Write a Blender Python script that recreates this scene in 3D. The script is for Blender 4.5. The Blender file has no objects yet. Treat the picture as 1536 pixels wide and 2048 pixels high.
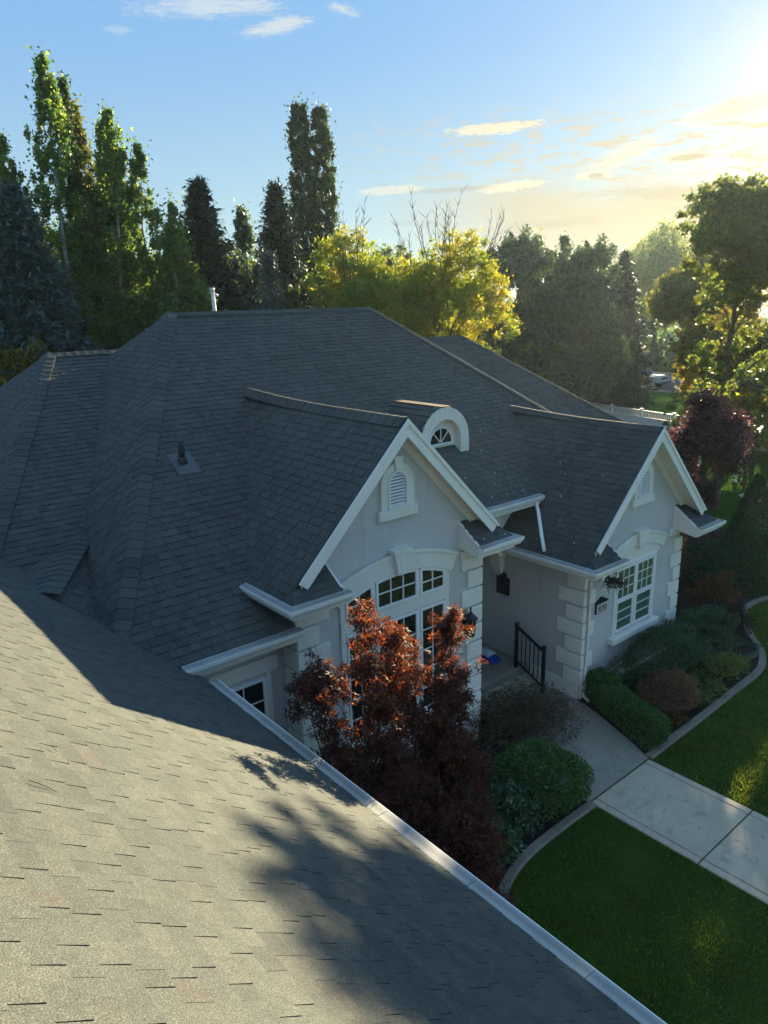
import bpy, math, random
import numpy as np
from mathutils import Vector, Matrix

random.seed(7)
RNG = np.random.default_rng(7)
SC = bpy.context.scene
COL = SC.collection

# ---------------------------------------------------------------- camera, sky, sun, exposure
CAM_H = 8.5
cam_d = bpy.data.cameras.new("camera")
cam = bpy.data.objects.new("camera", cam_d)
COL.objects.link(cam)
SC.camera = cam
_r = Vector((0.76550973, -0.64298946, -0.02365172)).normalized()      # image right
_f = Vector((0.6137119, 0.7407076, -0.27333121)).normalized()         # viewing direction
_u = _r.cross(_f).normalized()
_r = _f.cross(_u).normalized()
cam.matrix_world = Matrix(((_r.x, _u.x, -_f.x, 0), (_r.y, _u.y, -_f.y, 0), (_r.z, _u.z, -_f.z, CAM_H), (0, 0, 0, 1)))
cam_d.sensor_fit = 'VERTICAL'
cam_d.sensor_height = 24.0
cam_d.lens = 1460.7 / 2048 * 24.0
cam_d.clip_start = 0.05
cam_d.clip_end = 3000

SUN_AZ, SUN_EL = math.radians(23.7), math.radians(14.0)
SUN_DIR = Vector((math.cos(SUN_EL) * math.cos(SUN_AZ), math.cos(SUN_EL) * math.sin(SUN_AZ), math.sin(SUN_EL)))
SKY_STRENGTH = 0.13
SUN_STRENGTH = 5.0
SC.view_settings.view_transform = 'Standard'
SC.view_settings.look = 'None'
SC.view_settings.gamma = 1.0
SC.view_settings.use_curve_mapping = False
SC.view_settings.exposure = 1.98

sun_d = bpy.data.lights.new("sun", 'SUN')
sun_d.energy = SUN_STRENGTH
sun_d.angle = math.radians(0.53)
sun_d.color = (1.0, 0.83, 0.51)
sun = bpy.data.objects.new("sun", sun_d)
sun.rotation_euler = (-SUN_DIR).to_track_quat('-Z', 'Y').to_euler()
sun.location = SUN_DIR * 60
COL.objects.link(sun)


def build_world():
    w = bpy.data.worlds.new("World")
    SC.world = w
    w.use_nodes = True
    nt = w.node_tree
    nt.nodes.clear()
    N, L = nt.nodes.new, nt.links.new
    out = N('ShaderNodeOutputWorld')
    bg = N('ShaderNodeBackground')
    bg.inputs['Strength'].default_value = SKY_STRENGTH
    L(bg.outputs[0], out.inputs[0])
    sky = N('ShaderNodeTexSky')
    sky.sky_type = 'NISHITA'
    sky.sun_disc = False
    sky.sun_elevation = SUN_EL
    sky.sun_rotation = math.pi / 2 - SUN_AZ
    sky.altitude = 1400
    sky.air_density = 1.0
    sky.dust_density = 1.2
    sky.ozone_density = 2.5

    def math_n(op, a, b=None, c=None, clamp=False):
        n = N('ShaderNodeMath')
        n.operation = op
        n.use_clamp = clamp
        for i, v in enumerate((a, b, c)):
            if v is None:
                continue
            if isinstance(v, (int, float)):
                n.inputs[i].default_value = v
            else:
                L(v, n.inputs[i])
        return n.outputs[0]

    tc = N('ShaderNodeTexCoord')
    sep = N('ShaderNodeSeparateXYZ')
    L(tc.outputs['Generated'], sep.inputs[0])
    X, Y, Z = sep.outputs
    az = math_n('MULTIPLY', math_n('ARCTAN2', Y, X), 180 / math.pi)
    el = math_n('MULTIPLY', math_n('ARCSINE', Z), 180 / math.pi)
    # cloud coordinates: stretched along the azimuth
    comb = N('ShaderNodeCombineXYZ')
    L(math_n('MULTIPLY', az, 0.055), comb.inputs[0])
    L(math_n('MULTIPLY', el, 0.22), comb.inputs[1])
    warp = N('ShaderNodeTexNoise')
    warp.inputs['Scale'].default_value = 1.3
    warp.inputs['Detail'].default_value = 3
    L(comb.outputs[0], warp.inputs['Vector'])
    wv = N('ShaderNodeVectorMath')
    wv.operation = 'MULTIPLY_ADD'
    L(warp.outputs['Color'], wv.inputs[0])
    wv.inputs[1].default_value = (0.5, 0.4, 0)
    L(comb.outputs[0], wv.inputs[2])
    nz = N('ShaderNodeTexNoise')
    nz.inputs['Scale'].default_value = 2.2
    nz.inputs['Detail'].default_value = 8
    nz.inputs['Roughness'].default_value = 0.55
    L(wv.outputs[0], nz.inputs['Vector'])
    noise = nz.outputs['Fac']
    # fine wisp noise
    nf = N('ShaderNodeTexNoise')
    nf.inputs['Scale'].default_value = 9
    nf.inputs['Detail'].default_value = 6
    nf.inputs['Roughness'].default_value = 0.6
    L(wv.outputs[0], nf.inputs['Vector'])
    fine = nf.outputs['Fac']

    nw = N('ShaderNodeTexNoise')
    nw.inputs['Scale'].default_value = 24
    nw.inputs['Detail'].default_value = 9
    nw.inputs['Roughness'].default_value = 0.68
    nw.inputs['Distortion'].default_value = 0.4
    L(wv.outputs[0], nw.inputs['Vector'])
    wisp = nw.outputs['Fac']

    def smooth(v, a, b):
        n = N('ShaderNodeMapRange')
        n.interpolation_type = 'SMOOTHSTEP'
        n.inputs[1].default_value = a
        n.inputs[2].default_value = b
        L(v, n.inputs[0])
        return n.outputs[0]

    def blob(a0, wa, e0, we, edge=0.55, amp=0.9, tilt=0.0):
        """a single cloud: an ellipse in azimuth and elevation, edge broken by the noise"""
        da = math_n('SUBTRACT', az, a0)
        de = math_n('SUBTRACT', math_n('SUBTRACT', el, e0), math_n('MULTIPLY', da, tilt))
        q = math_n('ADD', math_n('POWER', math_n('DIVIDE', math_n('ABSOLUTE', da), wa), 2), math_n('POWER', math_n('DIVIDE', math_n('ABSOLUTE', de), we), 2))
        r = math_n('SQRT', q)
        r = math_n('ADD', r, math_n('MULTIPLY', math_n('SUBTRACT', noise, 0.5), 1.5))
        r = math_n('ADD', r, math_n('MULTIPLY', math_n('SUBTRACT', fine, 0.5), 1.2))
        r = math_n('ADD', r, math_n('MULTIPLY', math_n('SUBTRACT', wisp, 0.5), 1.5))
        m = N('ShaderNodeMapRange')
        m.interpolation_type = 'SMOOTHSTEP'
        m.inputs[1].default_value = 1.0
        m.inputs[2].default_value = edge
        L(r, m.inputs[0])
        return math_n('MULTIPLY', m.outputs[0], amp)

    def cov(ms):
        t = ms[0]
        for m in ms[1:]:
            t = math_n('MAXIMUM', t, m)
        return t

    # angle to the sun
    dot = N('ShaderNodeVectorMath')
    dot.operation = 'DOT_PRODUCT'
    L(tc.outputs['Generated'], dot.inputs[0])
    dot.inputs[1].default_value = SUN_DIR
    ang = math_n('MULTIPLY', math_n('ARCCOSINE', dot.outputs['Value']), 180 / math.pi)
    K = 1.06 / (SKY_STRENGTH * 2 ** SC.view_settings.exposure)

    def rgb(c):
        n = N('ShaderNodeRGB')
        n.outputs[0].default_value = (c[0] * K, c[1] * K, c[2] * K, 1)
        return n.outputs[0]

    def mix(fac, a, b, mode='MIX'):
        n = N('ShaderNodeMix')
        n.data_type = 'RGBA'
        n.blend_type = mode
        if isinstance(fac, (int, float)):
            n.inputs[0].default_value = fac
        else:
            L(fac, n.inputs[0])
        L(a, n.inputs[6])
        L(b, n.inputs[7])
        return n.outputs[2]

    def scale(c, v):
        n = N('ShaderNodeVectorMath')
        n.operation = 'SCALE'
        L(c, n.inputs[0])
        if isinstance(v, (int, float)):
            n.inputs[3].default_value = v
        else:
            L(v, n.inputs[3])
        return n.outputs[0]

    # clear blue, paler and greener towards the horizon, blended with the physical sky
    veil = mix(smooth(el, 1, 20), rgb((0.46, 0.66, 0.70)), rgb((0.235, 0.475, 0.80)))
    veil = mix(smooth(el, 25, 85), veil, rgb((0.26, 0.49, 0.80)))
    base = mix(0.90, scale(sky.outputs[0], 0.40), veil)
    # low bank of thin stratus along the horizon, thicker towards the sun
    lowel = math_n('ADD', el, math_n('MULTIPLY', math_n('SUBTRACT', noise, 0.5), 7))
    bank = math_n('MULTIPLY', smooth(lowel, 10.0, 5.5), smooth(ang, 32, 16))
    bank = math_n('MULTIPLY', bank, 0.92)
    streaks = math_n('MULTIPLY', smooth(math_n('ADD', math_n('MULTIPLY', fine, 0.6), math_n('MULTIPLY', wisp, 0.4)), 0.45, 0.62), smooth(math_n('ABSOLUTE', math_n('SUBTRACT', el, 8.5)), 5.5, 2))
    streaks = math_n('MULTIPLY', math_n('MULTIPLY', streaks, 0.9), smooth(ang, 36, 16))
    bright = cov([
        blob(61.0, 7.5, 18.7, 0.75, 0.15, 0.80, -0.05),
        blob(56.5, 3.0, 17.9, 0.55, 0.25, 0.80, -0.15),
        blob(52.4, 1.6, 18.7, 0.45, 0.2, 0.65, 0.2),
        blob(67.4, 1.3, 17.2, 0.28, 0.2, 0.35, 0.0),
        blob(33.0, 2.0, 18.9, 0.3, 0.2, 0.4, 0.0),
        blob(41.9, 3.5, 11.55, 0.42, 0.72, 0.92, -0.03),
        blob(40.6, 2.6, 7.85, 0.36, 0.6, 0.85, -0.05),
        blob(49.2, 2.6, 7.9, 0.32, 0.6, 0.75, -0.01),
        blob(35.0, 1.3, 8.25, 0.36, 0.6, 0.7, -0.02),
        blob(32.6, 3.4, 9.6, 0.9, 0.15, 0.6, -0.35),
        blob(26.5, 4.5, 11.4, 0.9, 0.2, 0.8, -0.16),
        blob(28.9, 2.0, 9.0, 0.50, 0.55, 0.7, -0.03),
    ])
    dark = cov([
        blob(29.0, 1.45, 8.93, 0.24, 0.5, 0.8, -0.03),
        blob(34.9, 0.75, 8.2, 0.20, 0.5, 0.75),
        blob(45.0, 3.4, 7.8, 0.24, 0.45, 0.6, -0.03),
        blob(31.0, 6.0, 6.9, 0.6, 0.2, 0.55, 0.04),
        blob(38.0, 5.0, 5.2, 0.5, 0.2, 0.5, -0.03),
        blob(27.0, 4.0, 5.6, 0.45, 0.2, 0.4, 0.02),
        blob(47.0, 3.5, 5.6, 0.4, 0.2, 0.35, 0.02),
    ])
    glow = math_n('POWER', 2.718, math_n('MULTIPLY', ang, -1 / 2.8))
    glow2 = math_n('POWER', 2.718, math_n('MULTIPLY', ang, -1 / 8.0))
    c_bank = mix(smooth(ang, 34, 10), rgb((0.52, 0.60, 0.58)), rgb((0.74, 0.60, 0.37)))
    c = mix(cov([bank, streaks]), base, c_bank)
    c_bright = mix(smooth(ang, 40, 12), rgb((0.66, 0.74, 0.80)), rgb((0.92, 0.84, 0.58)))
    c = mix(bright, c, c_bright)
    c = mix(dark, c, mix(smooth(ang, 34, 12), rgb((0.42, 0.50, 0.53)), rgb((0.56, 0.48, 0.33))))
    c = mix(1.0, c, scale(rgb((0.12, 0.08, 0.0)), glow2), 'ADD')
    c = mix(1.0, c, scale(rgb((0.42, 0.27, 0.06)), glow), 'ADD')
    L(c, bg.inputs['Color'])


build_world()
cyc = SC.cycles
cyc.max_bounces = 7
cyc.diffuse_bounces = 5
cyc.glossy_bounces = 3
cyc.transmission_bounces = 4
cyc.transparent_max_bounces = 8
cyc.volume_bounces = 0
cyc.caustics_reflective = False
cyc.caustics_refractive = False
cyc.use_denoising = True
cyc.sample_clamp_indirect = 4.0
cyc.blur_glossy = 0.5

# ---------------------------------------------------------------- object helpers


def link(o, parent=None):
    COL.objects.link(o)
    if parent is not None:
        o.parent = parent
    return o


def tag(o, label=None, cat=None, group=None, kind=None):
    if label: o['label'] = label
    if cat: o['category'] = cat
    if group: o['group'] = group
    if kind: o['kind'] = kind
    return o


def empty(name, loc=(0, 0, 0), label=None, cat=None, group=None):
    o = bpy.data.objects.new(name, None)
    o.empty_display_size = 0.2
    o.location = loc
    link(o)
    return tag(o, label, cat, group)


def copy_tree(o, parent=None):
    c = o.copy()
    link(c)
    if parent is not None:
        c.parent = parent
    for ch in list(o.children):
        copy_tree(ch, c)
    return c


class MB:
    """collects polygons for ONE mesh object"""

    def __init__(self):
        self.v, self.f, self.mi, self.sm = [], [], [], []

    def add(self, vs, fs, m=0, smooth=False):
        b = len(self.v)
        self.v.extend([tuple(p) for p in vs])
        for f in fs:
            self.f.append([b + i for i in f])
            self.mi.append(m)
            self.sm.append(smooth)
        return self

    def box(self, x0, x1, y0, y1, z0, z1, m=0):
        vs = [(x0, y0, z0), (x1, y0, z0), (x1, y1, z0), (x0, y1, z0), (x0, y0, z1), (x1, y0, z1), (x1, y1, z1), (x0, y1, z1)]
        return self.add(vs, [(0, 3, 2, 1), (4, 5, 6, 7), (0, 1, 5, 4), (1, 2, 6, 5), (2, 3, 7, 6), (3, 0, 4, 7)], m)

    def bbox(self, x0, x1, y0, y1, z0, z1, c=0.008, m=0):
        """box with chamfered edges (two stacked frustums with a shrunken cap on every side)"""
        xs, ys, zs = (x0, x0 + c, x1 - c, x1), (y0, y0 + c, y1 - c, y1), (z0, z0 + c, z1 - c, z1)
        vs, fs = [], []

        def V(i, j, k):
            vs.append((xs[i], ys[j], zs[k]))
            return len(vs) - 1
        P = {}
        for i in (1, 2):
            for j in (1, 2):
                for k in (1, 2):
                    P[(i, j, k, 'x')] = V(0 if i == 1 else 3, j, k)
                    P[(i, j, k, 'y')] = V(i, 0 if j == 1 else 3, k)
                    P[(i, j, k, 'z')] = V(i, j, 0 if k == 1 else 3)
        for a in (1, 2):
            fs.append([P[(a, 1, 1, 'x')], P[(a, 2, 1, 'x')], P[(a, 2, 2, 'x')], P[(a, 1, 2, 'x')]])
            fs.append([P[(1, a, 1, 'y')], P[(2, a, 1, 'y')], P[(2, a, 2, 'y')], P[(1, a, 2, 'y')]])
            fs.append([P[(1, 1, a, 'z')], P[(2, 1, a, 'z')], P[(2, 2, a, 'z')], P[(1, 2, a, 'z')]])
            for b in (1, 2):
                fs.append([P[(a, b, 1, 'x')], P[(a, b, 2, 'x')], P[(a, b, 2, 'y')], P[(a, b, 1, 'y')]])
                fs.append([P[(a, 1, b, 'x')], P[(a, 2, b, 'x')], P[(a, 2, b, 'z')], P[(a, 1, b, 'z')]])
                fs.append([P[(1, a, b, 'y')], P[(2, a, b, 'y')], P[(2, a, b, 'z')], P[(1, a, b, 'z')]])
                for d in (1, 2):
                    fs.append([P[(a, b, d, 'x')], P[(a, b, d, 'y')], P[(a, b, d, 'z')]])
        return self.add(vs, fs, m)

    def prism(self, poly, d, m=0):
        """polygon (3D points) swept along vector d"""
        n = len(poly)
        d = Vector(d)
        a = [Vector(p) for p in poly]
        b = [p + d for p in a]
        fs = [list(range(n))[::-1], [n + i for i in range(n)]]
        fs += [[i, (i + 1) % n, n + (i + 1) % n, n + i] for i in range(n)]
        return self.add(a + b, fs, m)

    def ring(self, outer, inner, d, m=0):
        """band between two polylines of equal length, swept along d"""
        n = len(outer)
        d = Vector(d)
        A = [Vector(p) for p in outer]
        B = [Vector(p) for p in inner]
        vs = A + B + [p + d for p in A] + [p + d for p in B]
        fs = []
        for i in range(n - 1):
            fs += [(i, i + 1, n + i + 1, n + i), (2 * n + i, 3 * n + i, 3 * n + i + 1, 2 * n + i + 1),
                   (i, 2 * n + i, 2 * n + i + 1, i + 1), (n + i, n + i + 1, 3 * n + i + 1, 3 * n + i)]
        for i in (0, n - 1):
            fs.append((i, n + i, 3 * n + i, 2 * n + i))
        return self.add(vs, fs, m)

    def tube(self, pts, r, n=6, m=0, cap=True, smooth=True):
        pts = [Vector(p) for p in pts]
        rs = r if isinstance(r, (list, tuple)) else [r] * len(pts)
        vs, fs = [], []
        up = Vector((0, 0, 1))
        for i, p in enumerate(pts):
            t = (pts[min(i + 1, len(pts) - 1)] - pts[max(i - 1, 0)]).normalized()
            a = t.cross(up)
            if a.length < 1e-3:
                a = t.cross(Vector((1, 0, 0)))
            a.normalize()
            b = t.cross(a)
            for k in range(n):
                w = 2 * math.pi * k / n
                vs.append(p + (a * math.cos(w) + b * math.sin(w)) * rs[i])
        for i in range(len(pts) - 1):
            for k in range(n):
                fs.append((i * n + k, i * n + (k + 1) % n, (i + 1) * n + (k + 1) % n, (i + 1) * n + k))
        self.add(vs, fs, m, smooth)
        if cap:
            b = len(self.v) - len(vs)
            self.f.append([b + k for k in range(n)][::-1]); self.mi.append(m); self.sm.append(False)
            b += (len(pts) - 1) * n
            self.f.append([b + k for k in range(n)]); self.mi.append(m); self.sm.append(False)
        return self

    def lathe(self, prof, c=(0, 0, 0), n=12, m=0):
        vs, fs = [], []
        for (r, z) in prof:
            for k in range(n):
                w = 2 * math.pi * k / n
                vs.append((c[0] + r * math.cos(w), c[1] + r * math.sin(w), c[2] + z))
        for i in range(len(prof) - 1):
            for k in range(n):
                fs.append((i * n + k, i * n + (k + 1) % n, (i + 1) * n + (k + 1) % n, (i + 1) * n + k))
        return self.add(vs, fs, m, True)

    def sweep(self, prof, p0, p1, out, m0=0.0, m1=0.0, m=0, closed=True):
        """profile of (outward, up) points swept from p0 to p1; m0/m1 stretch the ends per unit outward (mitres)"""
        p0, p1, out = Vector(p0), Vector(p1), Vector(out)
        t = (p1 - p0).normalized()
        n = len(prof)
        vs = []
        for (o, z) in prof:
            vs.append(p0 + out * o + Vector((0, 0, z)) - t * (m0 * o))
        for (o, z) in prof:
            vs.append(p1 + out * o + Vector((0, 0, z)) + t * (m1 * o))
        k = n if closed else n - 1
        fs = [(i, (i + 1) % n, n + (i + 1) % n, n + i) for i in range(k)]
        if closed:
            fs += [tuple(range(n))[::-1], tuple(range(n, 2 * n))]
        return self.add(vs, fs, m)

    def mesh(self, name, mats):
        me = bpy.data.meshes.new(name)
        me.from_pydata([tuple(p) for p in self.v], [], self.f)
        for mt in (mats if isinstance(mats, (list, tuple)) else [mats]):
            me.materials.append(mt)
        me.polygons.foreach_set('material_index', self.mi)
        me.polygons.foreach_set('use_smooth', self.sm)
        me.update()
        return me

    def build(self, name, mats, parent=None, loc=None):
        o = bpy.data.objects.new(name, self.mesh(name, mats))
        if loc is not None:
            o.location = loc
        return link(o, parent)


def np_mesh(name, verts, faces, mat, smooth=False):
    """faces: (n,k) int array, all of k corners"""
    me = bpy.data.meshes.new(name)
    verts = np.ascontiguousarray(verts, dtype=np.float32)
    faces = np.ascontiguousarray(faces, dtype=np.int32)
    n, k = faces.shape
    me.vertices.add(len(verts))
    me.vertices.foreach_set('co', verts.ravel())
    me.loops.add(n * k)
    me.loops.foreach_set('vertex_index', faces.ravel())
    me.polygons.add(n)
    me.polygons.foreach_set('loop_start', np.arange(0, n * k, k, dtype=np.int32))
    me.polygons.foreach_set('loop_total', np.full(n, k, dtype=np.int32))
    if smooth:
        me.polygons.foreach_set('use_smooth', np.ones(n, dtype=bool))
    me.materials.append(mat)
    me.update(calc_edges=True)
    me.validate()
    return me


# ---------------------------------------------------------------- materials
MATS = {}


def nodes(name):
    m = bpy.data.materials.new(name)
    m.use_nodes = True
    nt = m.node_tree
    b = nt.nodes['Principled BSDF']
    MATS[name] = m
    return m, nt, b


def nn(nt, t, **kw):
    n = nt.nodes.new(t)
    for k, v in kw.items():
        setattr(n, k, v)
    return n


def ramp(nt, fac, stops):
    r = nt.nodes.new('ShaderNodeValToRGB')
    el = r.color_ramp.elements
    while len(el) < len(stops):
        el.new(0.5)
    for e, (p, c) in zip(el, stops):
        e.position = p
        e.color = (*c, 1)
    nt.links.new(fac, r.inputs[0])
    return r.outputs[0]


def noise(nt, scale, detail=3, rough=0.5, vec=None, dist=0.0):
    n = nt.nodes.new('ShaderNodeTexNoise')
    n.inputs['Scale'].default_value = scale
    n.inputs['Detail'].default_value = detail
    n.inputs['Roughness'].default_value = rough
    n.inputs['Distortion'].default_value = dist
    if vec is None:
        g = nt.nodes.new('ShaderNodeNewGeometry')
        vec = g.outputs['Position']
    nt.links.new(vec, n.inputs['Vector'])
    return n.outputs['Fac']


def mixc(nt, fac, a, b, mode='MIX'):
    n = nt.nodes.new('ShaderNodeMix')
    n.data_type = 'RGBA'
    n.blend_type = mode
    for s, v in ((0, fac), (6, a), (7, b)):
        if isinstance(v, (int, float)):
            n.inputs[s].default_value = v
        elif isinstance(v, (tuple, list)):
            n.inputs[s].default_value = (*v, 1)
        else:
            nt.links.new(v, n.inputs[s])
    return n.outputs[2]


def bump(nt, b, h, strength=0.3, dist=0.01):
    n = nt.nodes.new('ShaderNodeBump')
    n.inputs['Strength'].default_value = strength
    n.inputs['Distance'].default_value = dist
    nt.links.new(h, n.inputs['Height'])
    nt.links.new(n.outputs[0], b.inputs['Normal'])


def simple(name, col, rough=0.6, metal=0.0, var=0.12, scale=6.0, bump_s=0.0, bump_scale=60.0, spec=0.4):
    m, nt, b = nodes(name)
    f = noise(nt, scale, 4, 0.6)
    c = ramp(nt, f, [(0.25, tuple(x * (1 - var) for x in col)), (0.75, tuple(min(1, x * (1 + var)) for x in col))])
    nt.links.new(c, b.inputs['Base Color'])
    b.inputs['Roughness'].default_value = rough
    b.inputs['Metallic'].default_value = metal
    b.inputs['Specular IOR Level'].default_value = spec
    if bump_s:
        bump(nt, b, noise(nt, bump_scale, 5, 0.6), bump_s)
    return m


def mat_shingle():
    m, nt, b = nodes('asphalt_shingle')
    L = nt.links.new
    geo = nn(nt, 'ShaderNodeNewGeometry')
    oi = nn(nt, 'ShaderNodeObjectInfo')
    add = nn(nt, 'ShaderNodeMath', operation='ADD')
    L(geo.outputs['Random Per Island'], add.inputs[0])
    L(oi.outputs['Random'], add.inputs[1])
    fr = nn(nt, 'ShaderNodeMath', operation='FRACT')
    L(add.outputs[0], fr.inputs[0])
    tone = ramp(nt, fr.outputs[0], [(0.0, (0.047, 0.056, 0.057)), (0.25, (0.058, 0.068, 0.068)), (0.55, (0.064, 0.074, 0.073)),
                                    (0.85, (0.074, 0.082, 0.079)), (1.0, (0.066, 0.067, 0.066))])
    gr = noise(nt, 150, 2, 0.75)
    grain = ramp(nt, gr, [(0.30, (0.25, 0.26, 0.28)), (0.46, (0.80, 0.80, 0.80)), (0.58, (1.2, 1.18, 1.12)), (0.72, (2.6, 2.5, 2.25))])
    big = noise(nt, 0.7, 4, 0.6)
    wear = ramp(nt, big, [(0.3, (0.86, 0.87, 0.88)), (0.7, (1.12, 1.1, 1.07))])
    mid = ramp(nt, noise(nt, 14, 3, 0.6), [(0.3, (0.85, 0.85, 0.85)), (0.7, (1.13, 1.13, 1.13))])
    c = mixc(nt, 1.0, tone, grain, 'MULTIPLY')
    c = mixc(nt, 1.0, c, wear, 'MULTIPLY')
    c = mixc(nt, 1.0, c, mid, 'MULTIPLY')
    L(c, b.inputs['Base Color'])
    b.inputs['Roughness'].default_value = 0.85
    b.inputs['Specular IOR Level'].default_value = 0.35
    bump(nt, b, gr, 0.55, 0.004)
    return m


def mat_leaf(name, stops, trans=0.45, tint=(1.5, 1.5, 0.8), rough=0.5, clump=None):
    """leaf: diffuse with light passing through, colour varied leaf by leaf and clump by clump"""
    m, nt, b = nodes(name)
    L = nt.links.new
    geo = nn(nt, 'ShaderNodeNewGeometry')
    c = ramp(nt, geo.outputs['Random Per Island'], stops)
    if clump:
        f = noise(nt, clump[0], 2, 0.5)
        k = ramp(nt, f, [(0.42, (0, 0, 0)), (0.60, (1, 1, 1))])
        c = mixc(nt, k, c, clump[1])
    b.inputs['Roughness'].default_value = rough
    b.inputs['Specular IOR Level'].default_value = 0.35
    L(c, b.inputs['Base Color'])
    tr = nn(nt, 'ShaderNodeBsdfTranslucent')
    tc = mixc(nt, 1.0, c, tint, 'MULTIPLY')
    L(tc, tr.inputs[0])
    mx = nn(nt, 'ShaderNodeMixShader')
    mx.inputs[0].default_value = trans
    L(b.outputs[0], mx.inputs[1])
    L(tr.outputs[0], mx.inputs[2])
    L(mx.outputs[0], nt.nodes['Material Output'].inputs[0])
    return m


def mat_bark(name, col, dark, scale=9):
    m, nt, b = nodes(name)
    f = noise(nt, scale, 5, 0.65, dist=0.6)
    nt.links.new(ramp(nt, f, [(0.38, dark), (0.52, col)]), b.inputs['Base Color'])
    b.inputs['Roughness'].default_value = 0.9
    bump(nt, b, f, 0.4, 0.02)
    return m


def mat_glass(name, col=(0.012, 0.018, 0.017)):
    m, nt, b = nodes(name)
    f = noise(nt, 1.6, 2, 0.5)
    nt.links.new(ramp(nt, f, [(0.3, tuple(x * 0.6 for x in col)), (0.7, tuple(x * 1.5 for x in col))]), b.inputs['Base Color'])
    b.inputs['Roughness'].default_value = 0.04
    b.inputs['IOR'].default_value = 1.5
    b.inputs['Specular IOR Level'].default_value = 0.5
    return m


def mat_clear(name):
    m, nt, b = nodes(name)
    L = nt.links.new
    tr = nn(nt, 'ShaderNodeBsdfTransparent')
    tr.inputs[0].default_value = (0.62, 0.72, 0.68, 1)
    gl = nn(nt, 'ShaderNodeBsdfGlossy')
    gl.inputs['Roughness'].default_value = 0.03
    fz = nn(nt, 'ShaderNodeFresnel')
    fz.inputs[0].default_value = 1.5
    mx = nn(nt, 'ShaderNodeMixShader')
    ge = nn(nt, 'ShaderNodeNewGeometry')
    fr_ = nn(nt, 'ShaderNodeMath', operation='SUBTRACT')
    fr_.inputs[0].default_value = 1.0
    L(ge.outputs['Backfacing'], fr_.inputs[1])
    fm = nn(nt, 'ShaderNodeMath', operation='MULTIPLY')
    L(fz.outputs[0], fm.inputs[0])
    L(fr_.outputs[0], fm.inputs[1])
    L(fm.outputs[0], mx.inputs[0])
    L(tr.outputs[0], mx.inputs[1])
    L(gl.outputs[0], mx.inputs[2])
    L(mx.outputs[0], nt.nodes['Material Output'].inputs[0])
    return m


def mat_stucco():
    m, nt, b = nodes('stucco')
    f = noise(nt, 1.1, 5, 0.6)
    c = ramp(nt, f, [(0.3, (0.51, 0.505, 0.505)), (0.7, (0.58, 0.575, 0.57))])
    # faint streaks of dirt running down
    g = nn(nt, 'ShaderNodeNewGeometry')
    mp = nn(nt, 'ShaderNodeMapping')
    mp.inputs['Scale'].default_value = (5, 5, 0.35)
    nt.links.new(g.outputs['Position'], mp.inputs[0])
    s = noise(nt, 1.5, 4, 0.6, vec=mp.outputs[0])
    c = mixc(nt, ramp(nt, s, [(0.52, (0, 0, 0)), (0.75, (0.5, 0.5, 0.5))]), c, (0.43, 0.42, 0.40))
    nt.links.new(c, b.inputs['Base Color'])
    b.inputs['Roughness'].default_value = 0.92
    b.inputs['Specular IOR Level'].default_value = 0.2
    bump(nt, b, noise(nt, 55, 6, 0.65), 0.5, 0.012)
    return m


def mat_grass_ground():
    m, nt, b = nodes('turf')
    f = noise(nt, 1.3, 5, 0.6)
    c = ramp(nt, f, [(0.3, (0.030, 0.075, 0.016)), (0.55, (0.044, 0.100, 0.020)), (0.75, (0.068, 0.115, 0.026))])
    f2 = noise(nt, 38, 4, 0.7)
    c = mixc(nt, 1.0, c, ramp(nt, f2, [(0.3, (0.55, 0.55, 0.5)), (0.7, (1.35, 1.3, 1.1))]), 'MULTIPLY')
    nt.links.new(c, b.inputs['Base Color'])
    b.inputs['Roughness'].default_value = 0.9
    b.inputs['Specular IOR Level'].default_value = 0.0
    bump(nt, b, f2, 0.9, 0.05)
    return m


def mat_concrete(name, a, bcol, speck=1.0):
    m, nt, b = nodes(name)
    f = noise(nt, 1.7, 6, 0.6)
    c = ramp(nt, f, [(0.3, a), (0.7, bcol)])
    g = noise(nt, 130, 2, 0.7)
    c = mixc(nt, speck, c, ramp(nt, g, [(0.3, (0.62, 0.60, 0.58)), (0.5, (1, 1, 1)), (0.72, (1.3, 1.28, 1.25))]), 'MULTIPLY')
    s = noise(nt, 3.3, 5, 0.7, dist=1.2)
    c = mixc(nt, ramp(nt, s, [(0.54, (0, 0, 0)), (0.68, (0.6, 0.6, 0.6))]), c, tuple(x * 0.58 for x in a))
    nt.links.new(c, b.inputs['Base Color'])
    b.inputs['Roughness'].default_value = 0.88
    bump(nt, b, g, 0.25, 0.006)
    return m


def mat_guard():
    """gutter guard: grey aluminium sheet with rows of small punched holes"""
    m, nt, b = nodes('gutter_guard')
    g = nn(nt, 'ShaderNodeNewGeometry')
    v = nn(nt, 'ShaderNodeTexVoronoi')
    v.inputs['Scale'].default_value = 75
    v.inputs['Randomness'].default_value = 0.0
    nt.links.new(g.outputs['Position'], v.inputs['Vector'])
    c = ramp(nt, v.outputs['Distance'], [(0.30, (0.06, 0.06, 0.06)), (0.42, (0.34, 0.34, 0.33))])
    c = mixc(nt, 1.0, c, ramp(nt, noise(nt, 3, 4), [(0.3, (0.8, 0.8, 0.8)), (0.7, (1.1, 1.1, 1.1))]), 'MULTIPLY')
    nt.links.new(c, b.inputs['Base Color'])
    b.inputs['Roughness'].default_value = 0.45
    b.inputs['Metallic'].default_value = 0.0
    return m


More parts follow.
